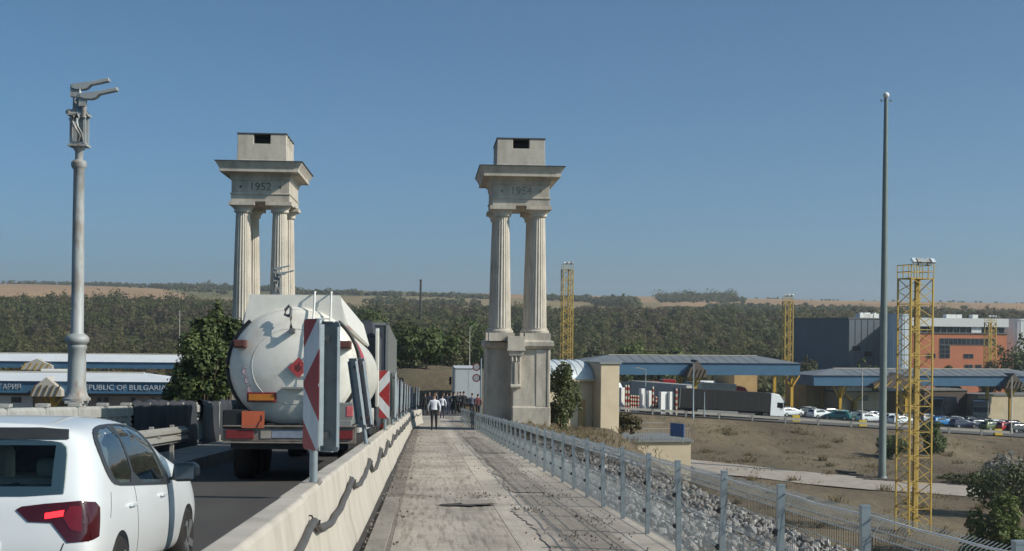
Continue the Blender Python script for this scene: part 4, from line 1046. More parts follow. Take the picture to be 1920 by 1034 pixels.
# faded marks on the lower left of the dome, a curl of numerals
MFADE = M('faded_purple', (.30, .22, .27), .5, var=.1)
b = MB()
for k, z in enumerate((TC-.10, TC-.27, TC-.44, TC-.58)):
    b.tube([(-.90+.05*k+.05*math.cos(2*math.pi*q/10), dome_y(math.hypot(.9-.05*k, z-TC)/1.22)+.002, z+.065*math.sin(2*math.pi*q/10)) for q in range(8 if k % 2 else 11)], .02, 5)
b.build('faded_marking', MFADE, tk)
MB().box((.05, -.36, TC-.42), (.42, .14, .035)).build('rear_step', MGREYP, tk)
# bumper and chassis
MBUMP = M('bumper_steel', (.24, .21, .185), .6, .3, var=.25, scale=5, stain=(.15, .09, .06), stain_scale=4, stain_amt=.7)
bp = MB().box((0, -.55, .92), (2.5, .10, .30)).box((0, -.60, 1.075), (2.5, .14, .03)).box((0, -.60, .765), (2.5, .14, .03)).build('bumper', MBUMP, tk, bevel=.008)
for s in (-1, 1):
    MB().box((s*.93, -.615, .92), (.52, .03, .17)).build('tail_lamp', MREDR, bp, bevel=.006)
MB().box((-.02, -.61, .93), (.62, .02, .15)).build('plate_panel', M('plate_blue', (.20, .24, .30), .5, var=.2), bp)
MB().box((-.44, -.612, .93), (.20, .02, .17)).build('plate_panel', M('plate_dull', (.30, .27, .24), .6), bp)
orp = MB().box((-.68, -.66, 1.20), (.42, .02, .32)).build('hazard_plate', M('hazard_orange', (.46, .105, .045), .5, var=.1), tk)
MB().tube([(-.60, -.675, 1.06), (-.56, -.675, 1.16), (-.52, -.675, 1.18), (-.52, -.675, 1.28)], .008, 5).build('crack', MBLACK, orp)
MB().box((-1.04, -.45, 1.20), (.44, .35, .36)).build('rear_box', MBLACK, tk, bevel=.03)
b = MB().box((0, 5.2, 1.0), (1.0, 10.6, .24)).box((0, 1.2, .72), (2.2, 3.6, .16))
for s in (-1, 1): b.box((s*.42, 5.0, .85), (.12, 11, .35)).box((s*1.0, 2.0, 1.05), (.25, 4.2, .12))
b.build('chassis', MDARK, tk)
b = MB().box((.98, -.1, 1.32), (.42, .8, .42)).box((1.02, -.52, 1.05), (.30, .04, .30)); b.build('equipment_box', MGREYP, tk, bevel=.02)
MB().box((1.12, -.45, 1.36), (.13, .12, .20)).build('side_lamp', M('pink_lamp', (.55, .12, .13), .4), tk, bevel=.01)
MB().tube([(1.28, -.05, TC-.9), (1.25, -.15, TC-1.12), (1.05, -.3, TC-1.22), (.9, -.3, TC-1.15)], .045, 8).build('hose', MBLACK, tk, 60)
# red swoosh painted along the right flank
sw = []
for k in range(40):
    a = rad(46-60*(k/39))
    y0 = .18+2.4*(k/39)**1.3
    sw.append((a, y0))
b = MB()
for s in (1,):
    vs = []; fs = []
    for k, (a, y0) in enumerate(sw):
        wdt = 1.9*math.sin(math.pi*min(1, .2+.75*k/39))
        for q in range(6):
            yy = y0+wdt*q/5; vs.append((s*1.258*math.cos(a), yy, TC+1.178*math.sin(a)))
    for k in range(39):
        for q in range(5): fs.append((k*6+q, k*6+q+1, (k+1)*6+q+1, (k+1)*6+q))
    b.add(vs, fs)
b.build('red_stripe', M('stripe_red', (.42, .045, .06), .4, var=.05), tank, 60)
for s in (1, -1): MB().box((s*1.22, 4.6, 1.15), (.05, 7.6, .45)).build('side_guard', M('guard_light', (.52, .51, .48), .5), tk)
for ax in (1.0, 2.3, 3.6):
    for s in (1, -1): wheel(tk, (s*1.02, ax, .52), .52, .36, s, False)
    MB().tube([(0, ax-.62, .75), (0, ax-.45, 1.08), (0, ax, 1.18), (0, ax+.45, 1.08), (0, ax+.62, .75)], .03, 6).build('mudguard_bar', MDARK, tk)
for ax in (11.6,):
    for s in (1, -1): wheel(tk, (s*1.02, ax, .52), .52, .36, s, False)
# tractor in front of the tank
b = MB().box((0, 13.3, 2.1), (2.45, 2.1, 2.7)).box((0, 13.0, 3.6), (2.3, 1.6, .5), taper=(.9, .5)).box((0, 12.6, .85), (2.2, 3.6, .5)); b.build('cab', M('cab_dark', (.05, .055, .065), .4, var=.1), tk, bevel=.06)
MB().box((1.18, 12.15, 2.5), (.10, .5, 2.2), rot=(rad(9), 0, 0)).build('wind_deflector', MTANK, tk, bevel=.02)
for s in (1, -1): wheel(tk, (s*1.05, 14.0, .52), .52, .3, s, False)
# ------------------------------------------------------------------ generic lorry pieces
def lorry(name, loc, rz, label, group, trailer, tmat, cabmat, tl=13.6, th=2.75, base=1.15, pitch=0, curtain=True, endmat=None, ribs=0):
    """faces +y: trailer from y=0 (rear) to tl, cab in front"""
    r = empty(name, loc, (pitch, 0, rz), label, 'lorry', group)
    t = MB().box((0, tl/2, base+th/2), (2.5, tl, th)).build('trailer_body', tmat, r, bevel=.03)
    e = MB()
    for s in (-1, 1): e.box((s*1.22, -.02, base+th/2), (.09, .06, th))
    e.box((0, -.02, base+th-.05), (2.5, .06, .1)).box((0, -.02, base+.06), (2.5, .06, .12)); e.build('rear_frame', MGREYP, r)
    if endmat:
        for s in (-1, 1): MB().box((s*.59, -.012, base+th/2), (1.15, .03, th-.2)).build('rear_door', endmat, r)
    if ribs:
        for s in (-1, 1):
            k = MB()
            for q in range(ribs): k.box((s*1.255, tl*(q+.5)/ribs, base+th/2), (.02, .06, th-.15))
            k.build('curtain_strap', M('strap_dark', (.02, .02, .022), .7), r)
    for s in (-1, 1): MB().box((s*1.2, tl*.42, base-.35), (.06, tl*.45, .45)).build('side_guard', MGREYP, r)
    MB().box((0, tl/2, base-.15), (1.0, tl-.4, .3)).box((0, -.05, .72), (2.4, .12, .22)).build('chassis', MDARK, r)
    for s in (-1, 1): MB().box((s*.95, -.13, .74), (.42, .05, .14)).build('tail_lamp', MREDR, r)
    for ax in (2.2, 3.5, 4.8, tl-.6):
        for s in (1, -1): wheel(r, (s*1.0, ax, .5), .5, .34, s, False)
    cy = tl+1.1
    prof = [(-1.0, .55), (1.15, .55), (1.2, 1.5), (1.05, 2.6), (.75, 3.0), (.35, 3.55), (-.6, 3.75), (-1.0, 3.7)]
    c = MB().prism(prof, (-1.22, cy, 0), (0, 1, 0), (0, 0, 1), (2.44, 0, 0)).build('cab', cabmat, r, bevel=.05)
    MB().prism([(1.215, 1.75), (1.225, 1.75), (1.09, 2.6), (1.08, 2.6)], (-1.1, cy, 0), (0, 1, 0), (0, 0, 1), (2.2, 0, 0)).build('windscreen', MGLASS, c)
    for s in (-1, 1):
        MB().prism([(.0, 1.75), (.95, 1.7), (.86, 2.45), (.0, 2.5)], (s*1.225-.006, cy, 0), (0, 1, 0), (0, 0, 1), (.012, 0, 0)).build('window', MGLASS, c)
        MB().box((s*1.42, cy+1.0, 2.2), (.22, .14, .75)).bar((s*1.2, cy+.9, 2.5), (s*1.42, cy+1.0, 2.5), .05).build('mirror', MBLACK, c, bevel=.02)
        wheel(r, (s*1.02, cy+.15, .5), .5, .3, s, False)
    MB().box((0, cy+1.22, .75), (2.4, .12, .4)).build('bumper', MGREYP, c, bevel=.03)
    return r
MCURT = M('curtain_grey', (.12, .125, .12), .85, var=.1, scale=2); MDARKD = M('door_dark', (.055, .06, .075), .5, var=.15)
lorry('grey_lorry', (-2.52, 45.2, zd(45.2)-.05), 0, 'grey box trailer with dark rear doors ahead of the tanker', None, 1, MCURT, paint('lorry_blue', (.1, .12, .16)), 13.6, 2.95, 1.2, math.atan(-GR), endmat=MDARKD)
# ================================================================== BORDER TERMINAL
MBLUE = M('fascia_blue', (.045, .125, .215), .6, var=.1, scale=.6); MROOF = M('roof_metal', (.20, .22, .24), .55, .2, var=.1, scale=.4); MROOFL = M('roof_pale', (.66, .69, .72), .5, 0, var=.06, scale=.4)
MYEL = M('yellow_steel', (.52, .31, .03), .55, var=.15); MRIDGE = M('ridge_beige', (.45, .42, .37), .8, var=.1); MSOFF = M('soffit', (.18, .17, .16), .9)
MBEIGE = M('beige_wall', (.50, .42, .29), .9, var=.1, scale=1, stain=(.38, .31, .22), stain_scale=.6, stain_amt=.5); MTAN = M('tan_wall', (.42, .28, .13), .9, var=.12, scale=.8); MCREAM = M('cream_wall', (.56, .47, .34), .9, var=.07, scale=.8, stain=(.42, .35, .26), stain_scale=.5, stain_amt=.5)
MWIN = M('window_dark', (.03, .035, .045), .15, var=.2); MWWHITE = M('white_panel', (.72, .72, .70), .6, var=.06)
GZ = -10.42
def canopy(px0, px1, pb, pt, pr, Y, label, roofm=MROOF, depth=9, cols=(), hip=True, gables=(), group=None, rz=0):
    pm_ = (max(px0, 0)+min(px1, 1920))/2
    x0, x1 = at(px0, pb, Y).x, at(px1, pb, Y).x; zb, zt = at(pm_, pb, Y).z, at(pm_, pt, Y).z; zr = at(pm_, pr, Y+depth/2).z
    g0 = apron_z((x0+x1)/2); r = empty('canopy', ((x0+x1)/2, Y+depth/2, g0), (0, 0, rz), label=label, cat='canopy', group=group or 'border checkpoint canopies')
    hx = (x1-x0)/2/math.cos(rz); hy = depth/2
    L = lambda z: z-g0
    MB().box((0, 0, (L(zb)+L(zt))/2), (2*hx, depth, zt-zb)).build('fascia', MBLUE, r)
    b = MB(); e = min(hx*.3, hy*1.1) if hip else 0
    lo, hi = L(zt)+.02, L(zr); o = .25
    vs = [(-hx-o, -hy-o, lo), (hx+o, -hy-o, lo), (hx+o, hy+o, lo), (-hx-o, hy+o, lo), (-hx-o+e, 0, hi), (hx+o-e, 0, hi)]
    b.add(vs, [(0, 1, 5, 4), (1, 2, 5), (2, 3, 4, 5), (3, 0, 4), (3, 2, 1, 0)])
    ro = b.build('roof', roofm, r)
    k = MB(); nn = int(2*hx/1.6)
    for q in range(1, nn):
        xx = -hx+2*hx*q/nn
        if abs(xx) < hx-e: k.bar((xx, -hy-o, lo+.03), (xx, -.1, hi+.03), .035)
    k.build('roof_seam', roofm, ro) if roofm is MROOF else None
    MB().box((0, 0, hi+.05), (2*(hx-e), .5, .12)).build('ridge', MRIDGE, ro)
    for c in cols:
        xx = at(c, pb, Y+1.5).x-(x0+x1)/2
        k = MB().box((xx, -hy+1.5, L(zb)/2), (.45, .45, L(zb)))
        for s in (-1, 1): k.bar((xx, -hy+1.5, L(zb)*.62), (xx+s*1.3, -hy+1.5, L(zb)-.05), .22); 
        k.bar((xx, -hy+1.5, L(zb)*.62), (xx, -hy+.2, L(zb)-.05), .22)
        k.build('column', MYEL, r)
        MB().box((xx, hy-1.5, L(zb)/2), (.45, .45, L(zb))).build('column', MYEL, r)
    for c, w in gables:
        xx = at(c, pb, Y).x-(x0+x1)/2
        g = MB().prism([(xx-w, L(zb)-.3), (xx+w, L(zb)-.3), (xx+w, L(zb)+.4), (xx, L(zt)+.5), (xx-w, L(zb)+.4)], (0, -hy-1.2, 0), (1, 0, 0), (0, 0, 1), (0, 3, 0)); g.build('gable', M('gable_brown', (.10, .08, .065), .8) if roofm is MROOF else MRIDGE, r)
        k = MB()
        for q in range(5): k.bar((xx-w+2*w*q/5, -hy-1.3, L(zb)-.3), (xx-w+2*w*(q+.8)/5, -hy-1.3, L(zb)+.9), .14)
        k.build('truss', MYEL if w > 2 else M('truss_brown', (.13, .095, .05), .8), r)
    return r, x0, x1, zb, zt
# left side: front canopy with lettering, rear canopy
c1, x0, x1, zb, zt = canopy(-190, 332, 738, 716, 699, 150, 'front blue canopy with REPUBLIC OF BULGARIA lettering, left of the bridge', MROOFL, 9, (100, -60), True, ((92, 1.6),))
MLET = M('letter_white', (.42, .47, .52), .5, var=.05)
xc = (x0+x1)/2; zl = (zb+zt)/2-c1.location.z
def sign_text(txt, pxa, pxb, Y):
    xa, xb = at(pxa, 728, Y).x, at(pxb, 728, Y).x
    t = text_obj(txt, 1.0, .03, MLET, 'lettering', c1, ((xa+xb)/2-xc, -4.56, zl), (rad(90), 0, 0))
    w = t.dimensions.x or 1; t.scale = ((xb-xa)/w, .8, 1); return t
sign_text('REPUBLIC OF BULGARIA', 150, 311, 150); sign_text('РЕПУБЛИКА БЪЛГАРИЯ', -112, 39, 150)
canopy(-120, 372, 691, 679, 664, 243, 'rear blue canopy with pale roof beyond the lettered one, left of the bridge', MROOFL, 9, (330, 230, 150, 20), False, ((72, 2.6),))
# right side
canopy(1082, 1500, 703.5, 681, 667, 208, 'long blue canopy above the dark curtain lorry', MROOF, 10, (1140, 1298, 1488), True, ((1294, 1.6),), rz=rad(8))
canopy(1508, 1990, 724, 705, 692, 216, 'blue canopy over the car queue, in front of the orange building', MROOF, 10, (1560, 1690, 1900), True, ((1665, 4.2), (1897, 1.6)), rz=rad(8))
def house(name, label, cat, pxa, pxb, pyt, Y, depth, wall, zbase=None, roof=None, wins=(), doors=(), rz=None, rise=.25, group=None):
    if rz is None: rz = rad(14) if pxa > 1000 else 0
    xa, xb = at(pxa, pyt, Y).x, at(pxb, pyt, Y).x; zt_ = at((pxa+pxb)/2, pyt, Y).z; w = xb-xa
    if zbase is None: zbase = apron_z((xa+xb)/2)-.05
    h = zt_-zbase
    r = empty(name, ((xa+xb)/2, Y+depth/2, zbase), (0, 0, rz), label, cat, group)
    MB().box((0, 0, h/2), (w, depth, h)).build('wall', wall, r)
    MB().box((0, 0, h+rise/2), (w+.4, depth+.4, rise)).build('roof', roof or MSOFF, r)
    sc = w/(pxb-pxa); pc = (pxa+pxb)/2
    for a, bb, t, bo in wins:
        z1, z0 = at(pc, t, Y).z-zbase, at(pc, bo, Y).z-zbase
        f = MB().box((((a+bb)/2-pc)*sc, -depth/2-.02, (z0+z1)/2), ((bb-a)*sc, .06, z1-z0)).build('window', MWIN, r)
        k = MB(); W_ = (bb-a)*sc; H_ = z1-z0; cx_ = ((a+bb)/2-pc)*sc
        nx = max(1, round(W_/1.1)); nz = max(1, round(H_/1.1))
        for q in range(nx+1): k.box((cx_-W_/2+W_*q/nx, -depth/2-.06, (z0+z1)/2), (.07, .05, H_))
        for q in range(nz+1): k.box((cx_, -depth/2-.065, z0+H_*q/nz), (W_+.07, .05, .07))
        k.build('window_frame', MGREYP, f)
    for a, bb, t, bo in doors:
        z1, z0 = at(pc, t, Y).z-zbase, max(.0, at(pc, bo, Y).z-zbase)
        MB().box((((a+bb)/2-pc)*sc, -depth/2-.03, (z0+z1)/2), ((bb-a)*sc, .08, z1-z0)).build('door', MWWHITE, r)
    return r, w, h
# booths under the left canopy
house('booth', 'pale booth with dark windows under the canopy end, left edge', 'booth', -14, 62, 742, 153, 4, MWWHITE, None, wins=((22, 40, 745, 755),), doors=((44, 50, 744, 762), (52, 60, 744, 762)))
house('booth', 'olive tan booth right of the white doors, left of the lamp post', 'booth', 64, 104, 744, 153, 4, MTAN)
house('booth', 'pinkish booth with small windows under the REPUBLIC lettering', 'booth', 165, 312, 743, 154, 5, M('pinkish_wall', (.42, .34, .30), .9, var=.15, scale=1), None, wins=((182, 190, 746, 754), (195, 203, 746, 754), (246, 254, 746, 756), (284, 290, 746, 756)))
house('booth', 'small tan booth near the right end of the lettered canopy', 'booth', 316, 345, 752, 158, 4, MTAN)
# buildings on the right
house('tan_building', 'tan building with yellow posts under the end of the long canopy', 'building', 1500, 1556, 716, 222, 7, MTAN, None, wins=((1540, 1548, 735, 750),))
r, w, h = house('customs_office', 'tan office with three grey barrel roofs and yellow doorway behind the cars', 'building', 1557, 1650, 736, 219, 7, MBEIGE, None, wins=((1603, 1620, 741, 752),))
for k in range(3):
    b = MB(); xx = -w*.36+w*.24*k; rr = w*.13
    b.prism([(rr*math.cos(math.pi*q/10), 1.25*rr*math.sin(math.pi*q/10)) for q in range(11)], (xx, -3.7, h+.25), (1, 0, 0), (0, 0, 1), (0, 6.5, 0)); b.build('barrel_roof', MROOFL, r, 40)
b = MB()
for s in (-1, 1): b.bar((-w*.18, -4.2, 0), (-w*.18, -4.2, h*.7), .7).bar((-w*.18, -4.2, h*.6), (-w*.18+s*1.6, -4.2, h*.92), .35)
b.build('portal_frame', MYEL, r)
house('tan_building', 'small tan building between the yellow mast and tall pole', 'building', 1676, 1722, 738, 222, 6, MTAN)
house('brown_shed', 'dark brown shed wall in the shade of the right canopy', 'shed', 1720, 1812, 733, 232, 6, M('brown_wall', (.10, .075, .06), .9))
house('tan_building', 'tan block in the shade at the right end of the canopy', 'building', 1815, 1990, 742, 232, 6, MBEIGE)
house('tan_shed', 'tan shed under the long canopy behind the dark lorry', 'shed', 1365, 1412, 700, 230, 8, MTAN)
# grey hall with round silo ends
MHALL = M('hall_cladding', (.105, .13, .158), .6, .1, var=.06, scale=.3)
hall, w, h = house('grey_hall', 'large dark grey windowless hall left of the orange building', 'building', 1560, 1652, 598, 330, 30, MHALL, None, wins=())
np_ = 7; hm = M('cladding_joint', (.042, .052, .064), .7)
pmesh = MB().box((0, 0, 0), (w/np_-.25, .12, h-.6)).mesh('cladding_panel', MHALL)
for k in range(np_): mesh_obj('cladding_panel', pmesh, hall, loc=(-w/2+w*(k+.5)/np_, -15.05, h/2))
for k, (a, t) in enumerate(((.18, .62), (.45, .55), (.5, .33), (.8, .3))):
    MB().box((-w/2+w*a, -15.15, h*t), (2.2, .1, 1.2)).build('window', MWIN, hall)
b = MB()
for k, xx in enumerate((.52, .61, .66, .70, .84)): MB().box((-w/2+w*xx, -10, h+.8), (R.uniform(1.0, 1.8), 2.2, R.uniform(.8, 1.2))).cyl((-w/2+w*xx, -10, h+1.2), (-w/2+w*xx, -10, h+1.6), .5, n=10).build('roof_unit', MWWHITE, hall)
b = MB().cyl((w*.38, -15.3, h*.26), (w*.38, -15.3, h*.45), 1.4, n=16); b.build('round_sign', MDARKD, hall)
def silo(label, pxa, pxb, pyt, Y, mat):
    xa, xb = at(pxa, pyt, Y).x, at(pxb, pyt, Y).x; rr = (xb-xa)/2; zt_ = at(pxb, pyt, Y).z
    r = empty('silo', ((xa+xb)/2, Y+rr, apron_z((xa+xb)/2)), label=label, cat='silo', group='round towers beside the hall')
    hh = zt_-r.location.z; MB().cyl((0, 0, 0), (0, 0, hh), rr, n=40).build('drum', mat, r, 40)
    b = MB()
    for k in range(24):
        t = 2*math.pi*k/24; b.box((rr*math.cos(t), rr*math.sin(t), hh/2), (.12, .12, hh))
    b.build('drum_rib', mat, r); MB().cyl((0, 0, hh), (0, 0, hh+.35), rr+.15, n=40).build('cap', mat, r, 40)
silo('blue grey round tower at the right end of the grey hall', 1640, 1692, 594, 348, M('silo_bluegrey', (.16, .20, .25), .5, .2, var=.08, scale=.4))
silo('pale silver round tower behind the yellow mast', 1672, 1712, 592, 300, M('silo_silver', (.50, .54, .58), .4, .2, var=.06, scale=.4))
silo('white round tower at the right edge beside the orange building', 1893, 1935, 601, 328, M('silo_white', (.62, .65, .67), .5, .1, var=.05, scale=.4))
MOR = M('orange_render', (.56, .20, .105), .85, var=.06, scale=.4)
orb, w, h = house('orange_building', 'orange building with white top storey and ribbon windows', 'building', 1708, 1888, 626, 318, 12, MOR, None, rz=rad(2),
    wins=((1760, 1868, 635, 647), (1760, 1779, 647.5, 672), (1735, 1752, 664, 672), (1806, 1824, 664, 672), (1808, 1823, 684, 694), (1828, 1840, 684, 694)))
sc = w/180.
zz = lambda py: at(1798, py, 318).z-orb.location.z
MB().box((0, 0, (zz(613)+zz(597))/2), (w+.5, 12.6, zz(597)-zz(613))).build('top_band', MWWHITE, orb)
f = MB().box((0, .2, (zz(626)+zz(613))/2), (w-.8, 11.4, zz(613)-zz(626))).build('ribbon_window', MWIN, orb)
k = MB()
for q in range(15): MB().box((-w/2+.6+(w-1.2)*q/14, -5.75, (zz(626)+zz(613))/2), (.16, .1, zz(613)-zz(626))).build('mullion', MGREYP, f)
k.box((((1830-1798)*sc), -5.78, (zz(626)+zz(613))/2), (9.5*sc*2, .14, zz(613)-zz(626))); k.build('infill_panel', MWWHITE, f)
b = MB()
for q in (.42, .47, .53, .70): MB().box((-w/2+w*q, -3, zz(597)+.45), (1.3, 2, .9)).build('roof_unit', MWWHITE, orb)
# ------------------------------------------------------------------ lodge by the right tower, low building with blue sign
Yl = 84
xa, xb, xm = at(1040, 700, Yl).x, at(1141, 700, Yl).x, at(1103, 700, Yl).x
lz = at(1090, 806, Yl).z-.3; zt_ = at(1120, 683, Yl).z; zs = at(1070, 716, Yl).z; zr = at(1070, 676, Yl).z
lod = empty('lodge', ((xa+xb)/2, Yl+3, lz), (0, 0, rad(16)), label='cream lodge with grey barrel roof beside the right gate tower', cat='building')
cx = (xa+xb)/2
wl = MB().box(((xm+xb)/2-cx, 0, (zt_-lz)/2), (xb-xm, 6.0, zt_-lz)).build('tower_block', MCREAM, lod, bevel=.03)
MB().box(((xm+xb)/2-cx, 0, zt_-lz+.06), (xb-xm+.2, 6.2, .12)).build('coping', MGREYP, wl)
wx = MB().box(((xa+xm)/2-cx-.6, .6, (zs-lz)/2), (xm-xa+1.2-.01, 4.8, zs-lz)).build('wall', MCREAM, lod, bevel=.03)
b = MB(); hw = 2.5; hr = zr-zs-.15
b.prism([(-hw*math.cos(math.pi*q/14), hr*math.sin(math.pi*q/14)) for q in range(15)], (xa-cx-1.2, .5, zs-lz+.12), (0, 1, 0), (0, 0, 1), (xm-xa+1.15, 0, 0)); br = b.build('barrel_roof', M('roof_zinc', (.58, .63, .66), .45, .1, var=.1, scale=2), lod, 40)
k = MB()
for q in range(7):
    xx = xa-cx-1.1+(xm-xa+1.0)*q/6
    k.tube([(xx, .5-hw*1.004*math.cos(math.pi*j/14), zs-lz+.12+hr*1.01*math.sin(math.pi*j/14)) for j in range(1, 14)], .025, 4)
k.build('roof_seam', M('roof_zinc', (.42, .47, .51)), br)
MB().box(((xa+xm)/2-cx-.55, .5, zs-lz+.06), (xm-xa+1.3, 5.3, .12)).build('eaves', MCREAM, lod)
MB().box((xm-.75-cx, -2.0+.17, 1.1), (.45, .06, 2.0)).build('door', MTAN, lod)
Yb = 104
r, w, h = house('low_building', 'low cream building with flat grey roof beyond the fence', 'building', 1168, 1286, 829, Yb, 7, MCREAM, -13.6, roof=MGREYP, rise=.15, rz=rad(8))
b = MB()
for q in range(26): b.bar((-w/2+w*q/25, -3.2, h+.15), (-w/2+w*q/25, -3.2, h+1.0), .03)
b.bar((-w/2, -3.2, h+1.0), (w/2, -3.2, h+1.0), .05); b.bar((-w/2, 3.2, h+1.0), (w/2, 3.2, h+1.0), .05); b.build('roof_railing', MGALVD, r)
p = at(1272, 810, 101)
sg = empty('blue_sign', (p.x, 101.5, r.location.z+h+.15), (0, 0, rad(-62)), 'small blue sign board on the corner of the low cream building', 'sign')
MB().box((0, 0, .95), (1.6, .08, 1.0)).build('panel', M('sign_blue', (.02, .10, .30), .4), sg, bevel=.02)
[MB().bar((k*.6, .06, 0), (k*.6, .06, 1.3), .06).build('post', MGALV, sg) for k in (-1, 1)]
# ------------------------------------------------------------------ lattice floodlight masts, tall pole
MYL = M('mast_yellow', (.50, .34, .075), .5, .1, var=.12, scale=3, stain=(.30, .17, .06), stain_scale=1.2, stain_amt=.6); MFL = M('floodlight_glass', (.62, .66, .7), .2, .3)
def mast(px0, px1, pyt, pyb, Y, label, fine, bays, rz=0):
    a, b_ = at(px0, pyt, Y), at(px1, pyt, Y); w = (b_.x-a.x)*.66; zb_ = pyb if pyb < 0 else at((px0+px1)/2, pyb, Y).z; H = a.z-zb_
    r = empty('floodlight_mast', ((a.x+b_.x)/2, Y, zb_), (0, 0, rz), label, 'mast', 'yellow lattice floodlight masts'); h = w/2
    cor = [(-h, -h), (h, -h), (h, h), (-h, h)]; Hb = H-1.6
    lw = .12 if fine else .20; bw = .055 if fine else .10
    for x, y in cor: MB().bar((x, y, 0), (x, y, Hb), lw).build('leg', MYL, r)
    bh = Hb/bays; jn = MB()
    br = MB().bar((-h, 0, 0), (h, 0, bh), bw).mesh('brace', MYL); hz = MB().bar((-h, 0, 0), (h, 0, 0), bw).mesh('rail', MYL)
    for k in range(bays):
        for q in range(4):
            ang = q*math.pi/2; cx_, cy_ = (0, -h), (h, 0); ox, oy = [(0, -h), (h, 0), (0, h), (-h, 0)][q]
            for me, nm, zz_, fl in ((br, 'brace', bh*k, k % 2), (hz, 'rail', bh*k, 0)):
                if nm == 'rail' and k % 2: continue
                if fine:
                    o = mesh_obj(nm, me, r, loc=(ox, oy, zz_), rot=(0, 0, ang+(math.pi if fl else 0)))
                else:
                    m4 = Matrix.Translation((ox, oy, zz_)) @ Matrix.Rotation(ang+(math.pi if fl else 0), 4, 'Z')
                    jn.X = m4; jn.bar((-h, 0, 0), (h, 0, bh if nm == 'brace' else 0), bw)
    if not fine: o = jn.build('bracing', MYL, r)
    # ladder up the middle
    k = MB().bar((-.2, h*.5, 0), (-.2, h*.5, Hb), .06).bar((.25, h*.5, 0), (.25, h*.5, Hb), .06)
    for q in range(int(Hb/.6)): k.bar((-.2, h*.5, .6*q), (.25, h*.5, .6*q), .03)
    k.build('ladder', MYL, r)
    MB().box((h*.35, h*.3, Hb/2), (.30, .12, Hb)).build('cable_tray', M('tray_yellow', (.34, .23, .05), .6), r)
    # platform with railing and floodlights
    hp = h*1.04; p = MB().box((0, 0, Hb), (2*hp, 2*hp, .10))
    for zz_ in (Hb+.55, Hb+1.1):
        for q in range(4):
            (x0_, y0_), (x1_, y1_) = [(-hp, -hp), (hp, -hp), (hp, hp), (-hp, hp)][q], [(hp, -hp), (hp, hp), (-hp, hp), (-hp, -hp)][q]
            p.bar((x0_, y0_, zz_), (x1_, y1_, zz_), .06)
    for x in (-hp, -hp/2, 0, hp/2, hp):
        for y in (-hp, hp): p.bar((x, y, Hb), (x, y, Hb+1.15), .06)
    p.build('platform', MYL, r)
    for q in range(5):
        xx = -hp+2*hp*(q+.5)/5
        f = MB().box((xx, -hp-.1, Hb+1.42), (.52, .20, .42), rot=(rad(-38), 0, rad(R.uniform(-25, 25)))).bar((xx, -hp, Hb+1.0), (xx, -hp, Hb+1.4), .08).build('floodlight', MFL if q in (0, 2, 4) else MGREYP, r)
    return r
mast(1683, 1751, 486, ground(*at(1715, 1000, 110).xy[:2]) if False else -14.7, 110, 'nearest yellow lattice mast with floodlights, right of the tall grey pole', True, 20, rad(12))
mast(1050, 1078, 492, -10.0, 300, 'yellow lattice mast just right of the right gate tower', False, 22, rad(8))
mast(1466, 1489, 552, -14.0, 300, 'yellow lattice mast standing at the left end of the grey hall', False, 18, rad(5))
mast(1846, 1868, 592, -14.0, 300, 'faint yellow lattice mast in front of the orange building', False, 14, rad(10))
p = at(1661.5, 180, 144); zb_ = ground(p.x, 144); 
hp_ = empty('tall_pole', (p.x, 144, zb_-.1), label='very tall tapering grey green pole with a small ball on top', cat='pole')
H = p.z-zb_; MPOLE = M('pole_greygreen', (.17, .21, .20), .55, .1, var=.08, scale=1)
MB().lathe([(.42, 0), (.42, 1.2), (.40, 1.3), (.37, H*.4), (.28, H*.8), (.20, H)], n=20).build('shaft', MPOLE, hp_, 40)
MB().sphere((0, 0, H+.15), .34, 14, 10).build('ball', MWWHITE, hp_, 60)
b = MB()
for s in (-1, 1): b.bar((0, 0, H-.5), (s*.5, 0, H-.4), .06).box((s*.55, 0, H-.42), (.14, .14, .2))
b.build('bracket', MPOLE, hp_); MB().lathe([(.55, 0), (.55, .15), (.44, .3)], n=20).build('collar', MPOLE, hp_, 40)
p = at(789, 527, 560); zb_ = ground(p.x, 560); k = empty('chimney_pole', (p.x, 560, zb_), label='thin dark pole rising above the trees behind the tanker', cat='pole')
MB().cyl((0, 0, 0), (0, 0, p.z-zb_), .55, .42, 12).build('shaft', M('pole_dark', (.05, .045, .04), .8), k, 40); MB().cyl((0, 0, p.z-zb_), (0, 0, p.z-zb_+.5), .55, n=12).build('cap', M('pole_dark', (.05, .045, .04)), k, 40)
# thin lamp poles
def thin_pole(px, pyt, pyb, Y, label, r_=.09, arm=True, mat=None):
    p = at(px, pyt, Y); z0 = at(px, pyb, Y).z if pyb > 0 else pyb
    o = empty('lamp_pole', (p.x, Y, z0), label=label, cat='lamp post', group='thin lamp posts at the terminal'); h = p.z-z0
    MB().lathe([(r_*1.5, 0), (r_*1.5, .6), (r_, .7), (r_*.7, h)], n=10).build('pole', mat or MGALV, o, 40)
    if arm: MB().bar((0, 0, h-.1), (-.9, -.1, h+.12), .09).box((-1.1, -.1, h+.13), (.7, .24, .12)).build('lamp_head', MGALVD, o)
thin_pole(1300.5, 680, 786, 184, 'thin grey lamp post in front of the lorry, reaching above the canopy edge', .11)
thin_pole(1210.5, 692, 772, 186, 'thin grey lamp post between the white gate panels', .09)
thin_pole(1321, 735, 782, 184, 'short grey post in front of the dark lorry side', .08, False)
thin_pole(1617, 690, 786, 196, 'slender beige post left of the tall pole', .09, False, MRIDGE)
thin_pole(1897, 706, 812, 180, 'slender beige post near the right edge', .11, False, MRIDGE)
thin_pole(337, 582, 690, 300, 'pale slender post among the trees left of the tanker', .09, False, MRIDGE)
thin_pole(881, 612, 690, 150, 'slim post on the dry bank left of the right tower', .045, False, MRIDGE)
